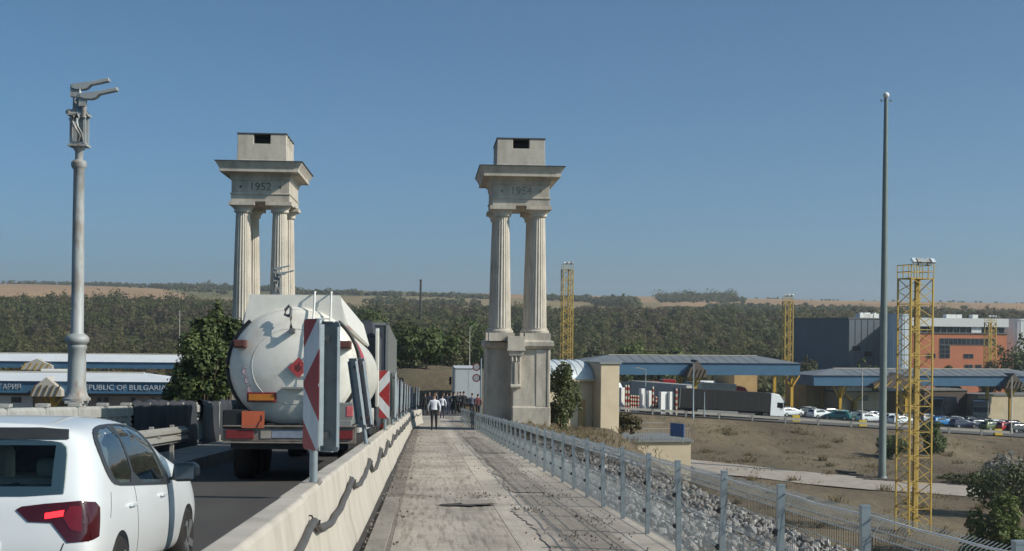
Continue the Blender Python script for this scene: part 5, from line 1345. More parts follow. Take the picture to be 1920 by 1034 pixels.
thin_pole(314, 738, 770, 140, 'small pale post under the end of the lettered canopy', .1, False)
# ------------------------------------------------------------------ lorries, gates and cars of the terminal
MCD = M('curtain_dark', (.012, .0125, .014), .95, var=.1, scale=1)
a, b_ = at(1266, 780, 189), at(1472, 784, 185); rz_ = -math.pi/2-math.atan2(-(b_.y-a.y), b_.x-a.x)
def lorry_at(px0, px1, Y0, Y1, label, tmat, cmat, **kw):
    a = onz_x(px0, Y0); b = onz_x(px1, Y1); d = math.hypot(b-a, Y1-Y0)
    return lorry('lorry', (a, Y0, apron_z(a)+.06), math.atan2(-(b-a), (Y1-Y0)), label, 'lorries at the checkpoint', 1, tmat, cmat, tl=max(4, d-2.3), pitch=-math.atan2(apron_z(a)-apron_z(b), d), **kw)
def onz_x(px, Y): return at(px, 760, Y).x
lorry_at(1267, 1463, 188.5, 192, 'long dark curtain sided lorry with white cab, parked along the embankment', MCD, paint('white', (.78, .80, .81)), base=1.05, th=2.7, ribs=12, endmat=MCURT)
lorry_at(1085, 1158, 205, 198, 'white cab lorry half hidden behind the cream lodge', MCURT, paint('white', (.78, .80, .81)))
lorry_at(1290, 1160, 203, 209, 'pale grey box lorry behind the white gate panels', M('box_grey', (.34, .335, .33), .7), paint('cab_grey', (.3, .3, .3)), base=1.1)
lorry_at(1330, 1290, 236, 214, 'white lorry cab seen above the dark curtain lorry', MWWHITE, paint('white', (.78, .80, .81)))
lorry_at(1315, 1405, 221, 219, 'white trailer with red cab beyond the dark lorry', MWWHITE, paint('red', (.40, .03, .03)))
lorry_at(1800, 1752, 240, 221, 'dark lorry with white wind deflector at the right canopy', MDARKD, paint('cab_dark2', (.06, .065, .07)))
lorry_at(1855, 1838, 250, 224, 'grey lorry facing out under the right canopy', MCURT, paint('cab_grey', (.3, .3, .3)))
# red car carrier under the long canopy
p = at(1190, 712, 226); q_ = at(1258, 706, 226); cg = apron_z(p.x)+.0
cc = empty('car_carrier', ((p.x+q_.x)/2, 226, cg), label='red car carrier with cars on its upper deck under the long canopy', cat='lorry'); wl_ = q_.x-p.x; zz1 = p.z-cg-.7
MREDP = paint('red', (.45, .03, .03))
b = MB().box((0, 0, zz1-.4), (wl_, 2.4, .25)).box((0, 0, 1.2), (wl_, 2.4, .3))
for k in range(5): b.bar((-wl_/2+wl_*k/4, -1.2, .8), (-wl_/2+wl_*k/4, -1.2, zz1+.3), .18); b.bar((-wl_/2+wl_*k/4, 1.2, .8), (-wl_/2+wl_*k/4, 1.2, zz1+.3), .18)
b.build('deck_frame', MREDP, cc); MB().box((0, 0, zz1+.1), (wl_*.9, 1.8, .7)).build('upper_load', MREDP, cc, bevel=.1); MB().box((wl_*.42, 0, zz1-.3), (2.2, 2.4, 2.2)).build('cab', MREDP, cc, bevel=.1)
for k in range(4): 
    for s in (1, -1): 
        wo = MB().cyl((-wl_/2+1+1.3*k+(wl_-6)*(k > 1), s*1.15, .5), (-wl_/2+1+1.3*k+(wl_-6)*(k > 1), s*.8, .5), .5, n=14).build('wheel', MTYRE, cc)
# white gate panels and striped bollards
for px, wpx, t, bt, lb in ((1166, 8, 727, 767, 'tall narrow white gate panel next to the white cab'), (1204, 9, 729, 769, 'tall white gate panel left of the thin lamp post'), (1217, 6, 733, 768, 'narrow white gate panel right of the thin lamp post'), (1243, 15, 735, 778, 'widest white cabinet panel near the end of the dark lorry'), (1257, 9, 735, 779, 'white panel touching the rear of the dark lorry')):
    Yp_ = 187.5 if px > 1230 else 190; p0, p1 = at(px-wpx/2, t, Yp_), at(px+wpx/2, t, Yp_)
    o = empty('gate_cabinet', ((p0.x+p1.x)/2, Yp_, apron_z(p0.x)), (0, 0, rad(28)), label=lb, cat='panel', group='white gate panels'); w_ = p1.x-p0.x; hh = p0.z-apron_z(p0.x)
    MB().box((0, 0, hh/2), (w_, .6, hh)).build('panel', MWWHITE, o, bevel=.03); MB().box((0, -.02, hh*.06), (w_+.1, .7, .25)).build('plinth', MGREYP, o)
MSTR = None
def striped_mat():
    m, nd, lk, b = nt('red_white_bands'); tc = nd.new('ShaderNodeTexCoord'); sp = nd.new('ShaderNodeSeparateXYZ'); lk.new(tc.outputs['Object'], sp.inputs[0])
    k = nd.new('ShaderNodeMath'); k.operation = 'FRACT'; d = nd.new('ShaderNodeMath'); d.operation = 'MULTIPLY'; d.inputs[1].default_value = 1.6; lk.new(sp.outputs['Z'], d.inputs[0]); lk.new(d.outputs[0], k.inputs[0])
    l = nd.new('ShaderNodeMath'); l.operation = 'LESS_THAN'; l.inputs[1].default_value = .5; lk.new(k.outputs[0], l.inputs[0])
    lk.new(mixc(nd, lk, l.outputs[0], (.34, .04, .02), (.62, .55, .42)), b.inputs['Base Color']); return m
MSTR = striped_mat(); sb = MB().cyl((0, 0, 0), (0, 0, 2.6), .14, n=12).sphere((0, 0, 2.6), .14, 12, 6).mesh('striped_post', MSTR, 50)
for px, lb in ((1157, 'striped post beside the white lorry cab'), (1173, 'striped post right of the first white panel'), (1178, 'striped post left of the red bollard row'), (1183, 'leftmost striped post of the red bollard row'), (1187, 'middle striped post of the red bollard row'), (1191, 'right striped post of the red bollard row'), (1196, 'striped post just left of the second white panel'), (1224, 'striped post right of the lamp post'), (1230, 'striped post left of the widest white cabinet'), (1263.5, 'striped post at the rear corner of the dark lorry')):
    o = mesh_obj('striped_post', sb, loc=(at(px, 760, 189).x, 189-(1.8 if px > 1260 else 0), apron_z(at(px, 760, 189).x)+.05)); o.scale = (1, 1, 1.35 if px in (1157, 1173, 1178, 1263.5, 1224) else .85); tag(o, lb, 'post', 'red and white striped posts')
# low concrete guard wall along the embankment edge, in segments
gw = empty('low_barrier_row', (26, 185.6, -9.5), label='row of low pale barrier rails along the top of the embankment', cat='barrier'); rr = MB().box((0, 0, .62), (4.3, .12, .32)).mesh('rail', MRIDGE); pp = MB().box((0, 0, .4), (.22, .2, .8)).mesh('post', MGALVD)
for k in range(13):
    o = mesh_obj('rail', rr, gw, loc=(4.6*k-2, 0, apron_z(24+4.6*k)+9.5), rot=(0, math.atan(.055), 0)); o = mesh_obj('post', pp, gw, loc=(4.6*k-4.3, 0, apron_z(21.7+4.6*k)+9.5))
# cars
car_lo = hatch_body(1, 'body')
def small_car(px, py, Y, rz, col, label, scale=1.0):
    p = at(px, py, Y); r = empty('parked_car', (p.x, Y, apron_z(p.x)+.06), (0, 0, rz), label, 'car', 'cars queuing at the terminal')
    me = car_lo.copy() if False else car_lo
    o = mesh_obj('body', me, r, loc=(0, -2.05, 0))
    if not me.materials: me.materials.append(MWHITE)
    o.material_slots[0].link = 'OBJECT'; o.material_slots[0].material = paint(*col)
    for q, me2 in CARP: 
        c = mesh_obj(q, me2, r, loc=(0, -2.05, 0))
    for ax in (.80, 3.36):
        for s in (1, -1):
            w_ = mesh_obj('wheel', WHM, r, loc=(s*.78, ax-2.05, .315))
    r.scale = (scale,)*3; return r
car_lo.materials.clear(); car_lo.materials.append(MWHITE); CARP = []
for s in (1, -1):
    o = project_patch(car_lo, [(.62, .93), (2.5, .93), (2.2, 1.24), (1.75, 1.36), (.8, 1.35), (.55, 1.15)], 'side', 'window', MWIN, .01, .15, s, .02); CARP.append(('window', o.data)); bpy.data.objects.remove(o)
o = project_patch(car_lo, [(-.55, 1.0), (.55, 1.0), (.5, 1.33), (-.5, 1.33)], 'rear', 'rear_window', MWIN, .01, .15, 1, .02); CARP.append(('rear_window', o.data)); bpy.data.objects.remove(o)
b = MB().prism([(2.55, 1.385), (2.93, 1.14), (2.94, 1.155), (2.56, 1.40)], (-.58, 0, 0), (0, 1, 0), (0, 0, 1), (1.16, 0, 0)); CARP.append(('windscreen', b.mesh('windscreen', MWIN)))
b = MB().box((0, 4.06, .68), (1.4, .06, .10)); CARP.append(('headlight', b.mesh('headlight', MFL)))
for s in (1, -1): CARP.append(('tail_lamp', MB().box((s*.66, .05, .82), (.24, .06, .16)).mesh('tail_lamp', MREDR)))
b = MB(); b.X = Matrix.Rotation(rad(90), 4, 'Y'); b.lathe([(.24, -.1), (.315, -.08), (.315, .08), (.24, .1)], n=16); b.X = None; b.cyl((-.105, 0, 0), (.105, 0, 0), .2, n=12, mi=1); WHM = b.mesh('wheel', [MTYRE, MRIM], 40)
wh = ('white', (.78, .80, .81)); dk_ = ('dark', (.03, .032, .036)); nv = ('navy', (.02, .028, .07)); tl_ = ('teal', (.02, .17, .17)); gn = ('darkgreen', (.012, .05, .045)); bl = ('blue', (.03, .20, .48)); rd = ('red', (.45, .03, .03)); gy = ('silver', (.36, .37, .39)); lm = ('lime', (.10, .135, .03))
for px, py, Y, a, col, lb in ((1482, 778, 205, -70, wh, 'white car just in front of the dark lorry cab'), (1509, 778, 207, -60, dk_, 'dark car left of the first yellow block'), (1537, 780, 205, -62, wh, 'white car left of the teal car'), (1570, 780, 203, 62, tl_, 'teal car in the queue'), (1584, 779, 207, -65, wh, 'white car half behind the teal car'),
        (1603, 780, 205, -62, gn, 'dark green car right of the teal car'), (1631, 784, 202, -74, wh, 'white saloon right of the yellow block'), (1655, 784, 208, -70, gy, 'silver car just left of the tall pole'), (1676, 786, 206, -60, wh, 'white car behind the left leg of the mast'), (1690, 787, 201, -70, wh, 'white car beside the yellow mast'),
        (1764, 788, 204, -65, bl, 'bright blue car right of the yellow mast'), (1785, 790, 206, -60, dk_, 'dark car right of the bright blue car'), (1806, 792, 202, -80, nv, 'navy car left of the dark van'), (1836, 793, 205, -75, nv, 'navy car in the middle of the right queue'), (1862, 795, 200, -70, lm, 'dark lime car left of the red car'),
        (1886, 796, 200, -60, rd, 'red car with glinting windscreen near the right edge'), (1912, 797, 199, -75, dk_, 'dark car at the right edge of the picture'), (1520, 772, 213, -60, gy, 'silver car in the rear lane left of the office'), (1615, 772, 213, -66, dk_, 'dark car in the rear lane by the office doorway'), (1740, 778, 214, -60, gy, 'silver car in the rear lane behind the mast'), (1822, 780, 214, -62, dk_, 'black car in the rear lane under the right canopy'),
        (1772, 780, 210, -72, nv, 'navy car in the second lane right of the mast'), (1795, 782, 211, -64, gy, 'silver car in the second lane behind the navy cars'), (1848, 784, 210, -70, dk_, 'black car in the second lane above the lime car'), (1872, 786, 208, -66, wh, 'white car in the second lane near the slender post'), (1900, 786, 209, -72, nv, 'navy car in the second lane at the right edge'),
        (1560, 774, 214, -70, dk_, 'dark car in the third lane above the teal car'), (1640, 776, 214, -68, nv, 'navy car in the third lane left of the tall pole'), (1702, 780, 211, -66, dk_, 'dark car in the second lane behind the mast legs')):
    small_car(px, py, Y, rad(a), col, lb)
MYB = M('yellow_block', (.62, .44, .04), .7, var=.15)
for px, py, Y, lb in ((1492, 781, 190, 'yellow road block just right of the lorry cab'), (1617, 787, 188, 'yellow road block in front of the white saloon'), (1871, 806, 186.8, 'yellow road block near the right edge below the red car')):
    p = at(px, py, Y); o = empty('road_block', (p.x, Y, apron_z(p.x)+.05), label=lb, cat='road block', group='yellow road blocks'); MB().box((0, 0, .45), (1.15, .6, .9), taper=(.92, .7)).build('body', MYB, o, bevel=.05); MB().box((0, 0, .93), (.3, .2, .06)).build('handle', MDARK, o)
# white vehicle and coloured roofs far left
p = at(95, 693, 230); o = lorry('lorry', (p.x-2, 232, GZ), rad(-80), 'white lorry roof showing between the two left canopies', 'lorries at the checkpoint', 1, MWWHITE, paint('white', (.78, .8, .81)), tl=5, th=3.6)
# white box lorry standing at the end of the path, with round signs
lorry('box_lorry', (at(878, 730, 123).x, 123, zd(123)), 0, 'white box trailer seen from behind at the end of the path', None, 1, M('box_white', (.52, .54, .56), .6, var=.05), paint('white', (.78, .8, .81)), tl=9, th=2.75, base=1.0, endmat=M('box_white', (.52, .54, .56)))
sgp = empty('round_sign_post', (at(893, 730, 105).x, 105, zd(105)), label='post with two round red rimmed signs in front of the white trailer', cat='road sign')
MB().cyl((.35, 0, 0), (.35, 0, 4.4), .06, n=10).build('post', MGALV, sgp, 40)
for z in (2.9, 3.75):
    f = MB().cyl((0, 0, z), (0, .03, z), .31, n=28).build('sign_disc', MREDR, sgp, 40); MB().cyl((0, -.006, z), (0, 0, z), .23, n=28).build('disc_face', M('sign_grey', (.30, .31, .33), .5), f, 40); MB().bar((-.0, .05, z), (.35, .05, z), .05).build('arm', MGALV, f)
# ================================================================== TREES
GREENS = {'dark': [(.055, .082, .03), (.08, .112, .04), (.11, .145, .052), (.145, .172, .068)],
          'olive': [(.055, .066, .028), (.078, .088, .038), (.10, .105, .048), (.13, .125, .064)],
          'light': [(.075, .105, .03), (.11, .145, .042), (.14, .17, .055), (.18, .20, .075)],
          'dry': [(.07, .06, .03), (.10, .085, .045), (.13, .105, .06), (.09, .09, .04)],
          'feather': [(.06, .08, .032), (.085, .105, .042), (.115, .13, .056), (.15, .155, .08)],
          'silver': [(.16, .16, .13), (.24, .23, .2), (.34, .33, .3), (.42, .41, .37)]}
MBARK = M('bark', (.085, .065, .05), .95, var=.3, scale=8, bump=.02)
def tree(name, x, y, z0, h, rx, label, cat='tree', kind='dark', n=3000, leaf=.2, ry=None, group=None, lobes=9, trunk=.3, low=.1, seed=1):
    rng = random.Random(seed); ry = ry or rx; r = empty(name, (x, y, z0), label=label, cat=cat, group=group)
    zc = h*(low+(1-low)/2); rz_ = h*(1-low)/2
    bl_ = crown_blobs((0, 0, zc), rx, ry, rz_, lobes, rng, .76, (.24, .5))+crown_blobs((0, 0, zc), rx, ry, rz_, lobes, rng, .98, (.10, .2))[1:]
    tb = MB(); tr = max(.05, h*.022); top = (rx*.05, 0, h*.55)
    tb.tube([(0, 0, -.4), (0, 0, .2), (rx*.03, 0, h*.25), top], [tr*1.4, tr, tr*.8, tr*.4], 8)
    for b in bl_[1:]:
        s = Vector((rx*.03, 0, h*rng.uniform(.18, .4))); e = Vector(b[:3]); tb.tube([s, s.lerp(e, .5)+Vector((0, 0, h*.03)), e], [tr*.45, tr*.28, tr*.1], 5)
    tb.build('trunk', MBARK, r, 50)
    V, F = leaf_cloud(bl_, n, leaf, .45, .34); mesh_obj('crown', np_mesh('crown', V, F, leafmat('leaves_'+kind, GREENS[kind])), r); return r
p = at(385, 690, 62); gz = ground(p.x, 62); tree('tree', p.x, 62, gz, at(400, 600, 62).z-gz, 1.35, 'dark leafy tree behind the balustrade, left of the tanker', n=6500, leaf=.11, lobes=13, low=.42, seed=3, group='roadside trees')
p = at(345, 700, 66); gz = ground(p.x, 66); tree('tree', p.x, 66, gz, at(345, 690, 66).z-gz, .95, 'lower dark tree in front of the end of the lettered canopy', n=4000, leaf=.12, low=.3, seed=5, group='roadside trees')
p = at(421, 560, 64); tree('tree', at(424, 600, 63).x, 63, gz, at(430, 560, 63).z-gz, .9, 'slender dark tree against the left gate tower', n=3500, leaf=.12, low=.5, seed=6, group='roadside trees')
for px, pt, Y, rx, lb, k, sd in ((800, 612, 148, 3.4, 'broad dark tree on the dry bank behind the delineator row', 'dark', 11), (770, 622, 156, 3.2, 'dark tree on the bank just right of the grey lorry', 'dark', 12), (735, 600, 175, 3.8, 'olive tree behind the top of the grey lorry', 'olive', 13), (838, 600, 190, 3.6, 'olive tree on the bank right of the broad dark tree', 'olive', 14), (878, 585, 215, 4.5, 'big tree left of the right gate tower column', 'dark', 15), (690, 590, 200, 4.5, 'dark tree above the tanker roof', 'dark', 16)):
    p = at(px, pt, Y); gz = ground(p.x, Y); tree('tree', p.x, Y, gz, p.z-gz, rx, lb, kind=k, n=3800, leaf=.24, low=.12, seed=sd, group='trees on the dry bank')
p = at(1056, 775, 75); gz = ground(p.x, 75); tree('tree', p.x, 75, gz-.1, at(1056, 684, 75).z-gz, 1.0, 'feathery green grey tree beside the right gate tower pedestal', kind='feather', n=7500, leaf=.08, low=.0, seed=21, lobes=14)
p = at(1158, 830, 92); gz = ground(p.x, 92); zt_ = at(1156, 774, 92).z; tree('bush', p.x, 92, gz, zt_-gz, 1.45, 'dry brownish bush beside the low cream building', 'bush', 'dry', n=3400, leaf=.11, low=.25, seed=22)
p = at(1870, 940, 84); gz = ground(p.x, 84); tree('bush', p.x, 84, gz, at(1868, 934, 84).z-gz, 2.1, 'bright green bush at the lower right corner', 'bush', 'light', n=6500, leaf=.15, low=.02, seed=23, lobes=12)
p = at(1893, 850, 98); gz = ground(p.x, 98); tree('tree', p.x, 98, gz, at(1893, 852, 98).z-gz, 2.6, 'olive tree above the bright bush at the right edge', kind='feather', n=2600, leaf=.14, low=.38, seed=24, lobes=9)
p = at(1902, 842, 118); gz = ground(p.x, 118); tree('bush', p.x, 118, gz, at(1902, 843, 118).z-gz, 2.4, 'pale silvery bush behind the olive tree at the right edge', 'bush', 'silver', n=3000, leaf=.16, low=.25, seed=25)
p = at(1748, 820, 172); gz = ground(p.x, 172); tree('bush', p.x, 172, gz, at(1748, 787, 172).z-gz, 1.9, 'dark bush behind the yellow mast on the embankment', 'bush', 'dark', n=2500, leaf=.17, low=0, seed=26)
p = at(1672, 830, 166); gz = ground(p.x, 166); tree('bush', p.x, 166, gz, at(1672, 812, 166).z-gz, 2.0, 'low dark bush left of the mast on the slope', 'bush', 'dark', n=1800, leaf=.17, low=0, seed=27)
p = at(1822, 865, 140); gz = ground(p.x, 140); tree('bush', p.x, 140, gz-.3, 1.5, 4.2, 'low spreading green shrub on the dry field near the right edge', 'bush', 'olive', n=2600, leaf=.16, ry=2, low=0, seed=28)
for px, Y, hh, rx, sd in ((1590, 72, 1.5, .9, 31), (1640, 66, 1.3, .8, 32), (1010, 80, .9, .8, 33)):
    pass
for px, pt, Y, rx, lb, k, sd in ((1430, 706, 236, 3.6, 'green tree under the right end of the long canopy', 'olive', 41), (1900, 628, 300, 5.5, 'dark tree in front of the white round tower at right', 'dark', 42), (1925, 640, 292, 5, 'dark tree at the right edge beside the orange building', 'dark', 43), (1775, 682, 300, 3.2, 'low shrub at the foot of the orange building', 'olive', 44), (1850, 680, 296, 3, 'dry shrub right of the low orange windows', 'dry', 45), (1512, 668, 300, 2.6, 'small tree at the foot of the grey hall, left', 'olive', 46), (1625, 674, 300, 3.2, 'small tree at the foot of the grey hall, right', 'dark', 47), (1190, 640, 292, 5.2, 'light green tree behind the long canopy', 'light', 48), (1255, 655, 290, 3.6, 'small light tree right of the light green tree', 'light', 49), (1120, 655, 286, 3.5, 'dark green tree next to the mast by the right tower', 'olive', 50)):
    p = at(px, pt, Y); g_ = ground(p.x, Y); tree('tree', p.x, Y, g_, p.z-g_, rx, lb, kind=k, n=2200, leaf=.36, low=.05, seed=sd, group='trees around the terminal')
# ------------------------------------------------------------------ the wood behind the terminal: one mass
boxes = [(1488, 1900, 310, 372)]
MFOR = [leafmat('wood_dark', [(.09, .105, .042), (.115, .128, .05), (.138, .146, .062), (.165, .165, .08)], .5), leafmat('wood_olive', [(.13, .128, .055), (.155, .148, .066), (.178, .165, .08), (.205, .185, .10)], .5), leafmat('wood_brown', [(.125, .10, .066), (.145, .116, .076), (.165, .132, .09), (.14, .125, .076)], .5)]
Vs = []; Fs = []; Ms = []; off = 0
def wood_tree(x, y, h, rx, n, leaf, m):
    global off
    z = ground(x, y)
    bl_ = crown_blobs((x, y, z+h*.48), rx, rx, h*.52, 4, R, .6, (.4, .65)); V, F = leaf_cloud(bl_, n, leaf, .3, .22)
    Vs.append(V); Fs.append(F+off); Ms.append(np.full(n, m)); off += len(V)
cnt = 0
for _ in range(9000):
    y = 286+(700-286)*R.random()**.8; px = R.uniform(-160, 2080); x = (px-800)/FPX*y
    if any(a < px < b and y0 < y < y1 for a, b, y0, y1 in boxes): continue
    if px > 1480 and y < 380: continue
    if 380 < y < 640 and cnt > 3200: continue
    nz = mnoise.noise(Vector((x/26, y/26, 2))); nz2 = mnoise.noise(Vector((x/60, y/45, 9)))
    if nz < -.30: continue
    h = (5.2+2.4*nz+R.uniform(-1.2, 1.6))*(1.45 if R.random() < .05 else 1)*(1 if y > 330 else .8); rx = h*R.uniform(.38, .58)
    nn = 400 if y < 340 else (210 if y < 480 else 125)
    wood_tree(x, y, h, rx, nn, .30 if y < 340 else (.43 if y < 480 else .56), 2 if nz2 > .12 and R.random() < .6 else (1 if R.random() < .5+nz2 else 0)); cnt += 1
    if cnt > 4300: break
tag(mesh_obj('woodland', np_mesh('woodland', np.concatenate(Vs), np.concatenate(Fs), MFOR, mi=np.concatenate(Ms))), kind='stuff')
# hedgerows and groves on the far hills
Vs = []; Fs = []; Ms = []; off = 0
def hedge(pts, n, h, wid, leaf=1.4, nl=44):
    for _ in range(n):
        t = R.random()*(len(pts)-1); i = int(t); f = t-i; a, b = pts[i], pts[i+1]
        px = a[0]+(b[0]-a[0])*f; Y = a[1]+(b[1]-a[1])*f+R.gauss(0, wid); x = (px-800)/FPX*Y
        hh = .58*h*R.uniform(.5, 1.25)*(1.5 if R.random() < .06 else 1); wood_tree(x, Y, hh, hh*R.uniform(.5, .9), nl, leaf, 0 if R.random() < .7 else 1)
hedge([(-120, 2140), (60, 2120), (200, 2080), (330, 1900), (440, 1700)], 330, 10, 30)
hedge([(330, 1950), (430, 1820), (560, 1640)], 220, 11, 50)
hedge([(190, 2060), (330, 1560), (430, 1480)], 60, 7, 30)
hedge([(540, 1520), (700, 1500), (915, 1470)], 150, 8, 25); hedge([(690, 1190), (800, 1180), (900, 1150)], 70, 9, 30)
hedge([(1000, 1500), (1130, 1400), (1200, 1380)], 140, 9, 40); hedge([(1115, 1230), (1195, 1210)], 80, 13, 30)
hedge([(1235, 1750), (1330, 1700), (1380, 1640)], 300, 15, 60); hedge([(1240, 1560), (1400, 1520)], 120, 9, 40)
hedge([(1330, 1180), (1500, 1110), (1700, 1080), (1960, 1060)], 620, 6.5, 60, 1.1); hedge([(1420, 2200), (1960, 2160)], 40, 5, 20)
tag(mesh_obj('hedgerows', np_mesh('hedgerows', np.concatenate(Vs), np.concatenate(Fs), MFOR[:2]+[MFOR[0]], mi=np.concatenate(Ms))), kind='stuff')
# dry weeds along the bank and field
Vs = []; Fs = []; off = 0
def blades(cx, cy, cz, n, h, spread):
    global off
    P = np.stack([cx+NR.normal(size=n)*spread, cy+NR.normal(size=n)*spread, np.full(n, cz-.03)], 1); d = NR.normal(size=(n, 3))*.5; d[:, 2] = 1; hh = h*(.5+NR.rand(n))[:, None]; a = NR.rand(n)*6.28; s = np.stack([np.cos(a), np.sin(a), 0*a], 1)*.012*max(1, cy/30)
    V = np.stack([P-s, P+s, P+d*hh+s*.3, P+d*hh-s*.3], 1).reshape(-1, 3); Vs.append(V); Fs.append(np.arange(4*n).reshape(n, 4)+off); off += 4*n
for _ in range(5200):
    y = R.uniform(52, 185); x = R.uniform(2.8, .46*y+6)
    nz = mnoise.noise(Vector((x/9, y/5, 3)))+.6*mnoise.noise(Vector((x/2.5, y/2, 8)))
    if nz < -.05+.5*R.random(): continue
    blades(x, y, ground(x, y), 16, R.uniform(.10, .20)+.12*max(0, nz), .8)
for _ in range(90):
    y = R.uniform(96, 180); x = R.uniform(10, .44*y+4); blades(x, y, ground(x, y), 60, R.uniform(.3, .6), R.uniform(.2, .5))
for _ in range(160):
    y = R.uniform(56, 82); x = R.uniform(3.0, 10); blades(x, y, ground(x, y), 16, .15, .3)
tag(mesh_obj('dry_weeds', np_mesh('dry_weeds', np.concatenate(Vs), np.concatenate(Fs), leafmat('dry_straw', [(.19, .15, .09), (.25, .20, .12), (.30, .24, .15), (.17, .155, .085)], .6))), kind='stuff')
# field track with its kerb
pts = [at(p[0], p[1], p[2]) for p in ((1290, 893, 150), (1400, 898, 147), (1480, 902, 143), (1600, 910, 139), (1700, 914, 137), (1790, 918, 135), (1880, 922, 134), (1990, 926, 133))]
V = []; F = []
for i, p in enumerate(pts):
    for k in range(5):
        y = p.y-5.5+11*k/4; V.append((p.x, y, ground(p.x, y)+.09))
F = [(i*5+k, i*5+5+k, i*5+6+k, i*5+1+k) for i in range(len(pts)-1) for k in range(4)]
tag(mesh_obj('field_track', np_mesh('field_track', np.array(V), np.array(F)[:, ::-1], M('pale_track', (.36, .315, .27), .95, var=.15, scale=.8), True)), kind='structure')
kb = empty('track_kerb', (pts[3].x, 143, ground(pts[3].x, 143)), label='dark curved kerb of short blocks along the field track by the tall pole', cat='kerb'); km = MB().box((0, 0, .12), (1.6, .3, .34)).mesh('kerb_block', M('kerb_dark', (.13, .11, .095), .9))
for k in range(22):
    px = 1578+14*k; Yk = 146.5-4.5*sst(0, 4, k)-.12*k; p = at(px, 900, Yk)
    if k > 5 and k % 3 == 2: continue
    o = mesh_obj('kerb_block', km, kb); o.matrix_parent_inverse = kb.matrix_basis.inverted(); o.location = (p.x, Yk, ground(p.x, Yk)); o.rotation_euler = (0, 0, rad(-55+13*k) if k < 4 else rad(-5))
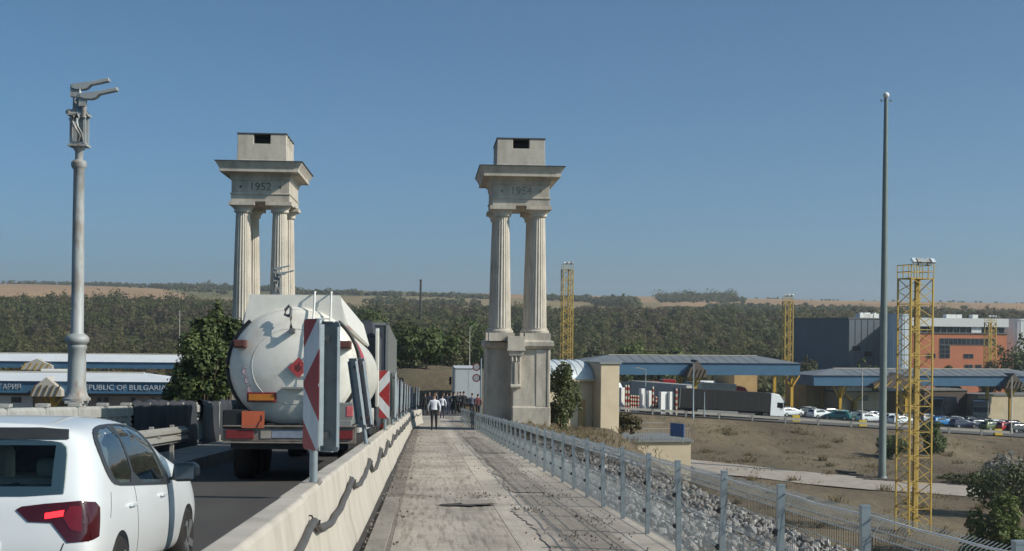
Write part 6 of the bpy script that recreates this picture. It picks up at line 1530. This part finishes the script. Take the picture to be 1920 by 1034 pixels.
# ================================================================== PEOPLE
MSKIN = M('skin', (.36, .21, .145), .6, var=.08); MHAIR = M('hair_dark', (.02, .016, .013), .7); MSHOE = M('shoe_black', (.012, .012, .012), .5)
def person(x, y, facing, label, shirt, trousers, h=1.76, stride=.12, z=None, hair=MHAIR, arms=(.1, .1), bend=0, hi=False):
    s = h/1.76; P = {}; E_ = []; RD = {}
    def v(n, p, r): P[n] = Vector(p); RD[n] = r if isinstance(r, tuple) else (r, r)
    v('pel', (0, 0, .95), (.155, .105)); v('wai', (0, .01, 1.10), (.145, .10)); v('che', (0, .015, 1.30), (.175, .115)); v('nek0', (0, 0, 1.46), (.10, .075)); v('nek', (0, .01, 1.53), (.052, .055)); v('head0', (0, .02, 1.60), (.062, .078)); v('head1', (0, .025, 1.68), (.074, .092)); v('head2', (0, .015, 1.745), (.05, .06))
    E_ += [('pel', 'wai'), ('wai', 'che'), ('che', 'nek0'), ('nek0', 'nek'), ('nek', 'head0'), ('head0', 'head1'), ('head1', 'head2')]
    for sx, nm, st, am in ((1, 'r', stride, arms[0]), (-1, 'l', -stride, arms[1])):
        v('hip'+nm, (sx*.095, 0, .90), (.09, .095)); v('kne'+nm, (sx*.10, st*.7+.02, .49), (.062, .065)); v('ank'+nm, (sx*.105, st*1.3-.02, .09), (.042, .045)); v('toe'+nm, (sx*.115, st*1.3+.15, .045), (.042, .032))
        v('sho'+nm, (sx*.185, 0, 1.41), (.068, .068)); v('elb'+nm, (sx*(.235+am*.4), -.02-st*.4, 1.14), (.045, .045)); v('wri'+nm, (sx*(.235+am*.2), .05-st*.8, .90), (.03, .034)); v('pal'+nm, (sx*(.235+am*.15), .07-st*.85, .83), (.022, .042))
        E_ += [('pel', 'hip'+nm), ('hip'+nm, 'kne'+nm), ('kne'+nm, 'ank'+nm), ('ank'+nm, 'toe'+nm), ('che', 'sho'+nm), ('sho'+nm, 'elb'+nm), ('elb'+nm, 'wri'+nm), ('wri'+nm, 'pal'+nm)]
        if hi:
            b = P['pal'+nm]
            for q, L_ in enumerate((.075, .085, .08, .062)):
                o = Vector((0, .027-.018*q, -.03)); v(f'f{q}a'+nm, b+o, .0095); v(f'f{q}b'+nm, b+o+Vector((-sx*.012, .004, -L_*.6)), .009); v(f'f{q}c'+nm, b+o+Vector((-sx*.03, .006, -L_)), .008)
                E_ += [('pal'+nm, f'f{q}a'+nm), (f'f{q}a'+nm, f'f{q}b'+nm), (f'f{q}b'+nm, f'f{q}c'+nm)]
            v('tha'+nm, b+Vector((-sx*.01, .05, .01)), .011); v('thb'+nm, b+Vector((-sx*.02, .065, -.035)), .009); E_ += [('pal'+nm, 'tha'+nm), ('tha'+nm, 'thb'+nm)]
    ks = list(P); me = bpy.data.meshes.new('person'); me.from_pydata([P[k]*s for k in ks], [(ks.index(a), ks.index(b)) for a, b in E_], [])
    o = mesh_obj('person', me); m = o.modifiers.new('skin', 'SKIN'); m.use_smooth_shade = True
    sk = me.skin_vertices[0].data
    for i, k in enumerate(ks): sk[i].radius = (RD[k][0]*s, RD[k][1]*s); sk[i].use_root = (k == 'pel')
    sb_ = o.modifiers.new('sub', 'SUBSURF'); sb_.levels = sb_.render_levels = 2 if hi else 1
    out = evaluated(o, 'person'); bpy.data.objects.remove(o)
    for mt_ in (shirt, trousers, MSKIN, MSHOE): out.materials.append(mt_)
    idx = []
    for p in out.polygons:
        c = p.center/s
        if c.z > 1.50: i = 2
        elif abs(c.x) > .17 and c.z < .93: i = 2
        elif c.z > .98 or abs(c.x) > .19: i = 0
        elif c.z < .085: i = 3
        else: i = 1
        idx.append(i)
    out.polygons.foreach_set('material_index', idx); out.polygons.foreach_set('use_smooth', [True]*len(out.polygons))
    zz_ = zd(y) if z is None else z
    r = empty('person', (x, y, zz_+.01), (0, 0, facing), label, 'person', 'people on the path')
    mesh_obj('body', out, r)
    hb = MB().sphere((0, -.012*s, 1.705*s), (.082*s, .098*s, .078*s), 14, 8); 
    hb.v = [(p[0], p[1], max(p[2], (1.66 if p[1] < .03 else 1.715)*s)) for p in hb.v]; hb.build('hair', hair, r, 60)
    f = MB().sphere((0, .115*s, 1.655*s), (.014*s, .022*s, .024*s), 8, 6)
    for sx in (-1, 1): f.sphere((sx*.078*s, .02*s, 1.655*s), (.012*s, .024*s, .034*s), 8, 6)
    f.build('ears_and_nose' if False else 'face', MSKIN, r, 60)
    e = MB()
    for sx in (-1, 1): e.sphere((sx*.03*s, .107*s, 1.675*s), (.012*s, .008*s, .007*s), 8, 5)
    e.box((0, .112*s, 1.618*s), (.045*s, .008*s, .008*s)); e.build('eyes', MHAIR, r)
    MB().box((0, .012*s, .985*s), (.315*s, .225*s, .035*s)).build('belt', MSHOE, r, bevel=.012) if hi else None
    return r
SHW = M('shirt_white', (.68, .70, .76), .8, var=.05); SHB = M('cloth_black', (.014, .014, .016), .85, var=.2); SHN = M('cloth_navy', (.02, .026, .05), .85, var=.15); SHG = M('cloth_grey', (.11, .115, .13), .85); SHBL = M('cloth_blue_grey', (.16, .19, .25), .85); SHM = M('cloth_maroon', (.12, .03, .04), .85); MJEAN = M('jeans', (.035, .045, .08), .85)
x_ = at(814, 780, 68).x
person(x_, 68, 0, 'man in white long sleeved shirt and black trousers walking away on the path', SHW, SHB, 1.84, .10, arms=(.12, .12), hi=True, hair=M('hair_brown', (.10, .06, .04), .7))
for px, Y, a, lb, sh, tr, h in ((797, 104, .3, 'person in dark clothes at the left edge of the crowd', SHB, SHB, 1.74), (829, 96, 0, 'person in white shirt just right of the walking man', SHW, SHN, 1.68), (805, 108, 3.0, 'person in navy jacket behind the walking man', SHN, SHB, 1.76), (818, 112, 2.0, 'person in grey jacket facing left behind the walking man', SHG, SHB, 1.74), (838, 108, .4, 'person in navy top right of the white shirted person', SHN, MJEAN, 1.72), (845, 110, 3.1, 'person in grey top in the middle of the crowd', SHG, SHN, 1.74), (851, 107, -.4, 'person in black jacket in the middle of the crowd', SHB, SHB, 1.78),
        (858, 111, 2.6, 'person in dark grey jacket left of the tallest figure', SHG, SHB, 1.76), (869, 104, .2, 'tallest person in black standing right in the crowd', SHB, SHB, 1.86), (863, 113, 0, 'person in navy behind the tallest figure', SHN, SHB, 1.75), (832, 114, 1.2, 'person in black at the back of the crowd', SHB, SHB, 1.72), (885, 100, -.2, 'person in blue grey jacket next to the fence', SHBL, SHN, 1.76), (896, 98, .5, 'person in maroon top by the tower', SHM, SHB, 1.72)):
    person(at(px, 770, Y).x, Y, a, lb, sh, tr, h, R.uniform(.0, .1))
# ================================================================== HAZE
hm_, nd, lk, b = nt('haze_air'); nd.remove(b); pv = nd.new('ShaderNodeVolumePrincipled'); pv.inputs['Color'].default_value = (.80, .87, .96, 1); pv.inputs['Density'].default_value = .00019; pv.inputs['Anisotropy'].default_value = .2
lk.new(pv.outputs[0], nd['Material Output'].inputs['Volume'])
hb = MB().box((0, 3000, 90), (9000, 6400, 224)).build('haze', hm_); tag(hb, kind='stuff')
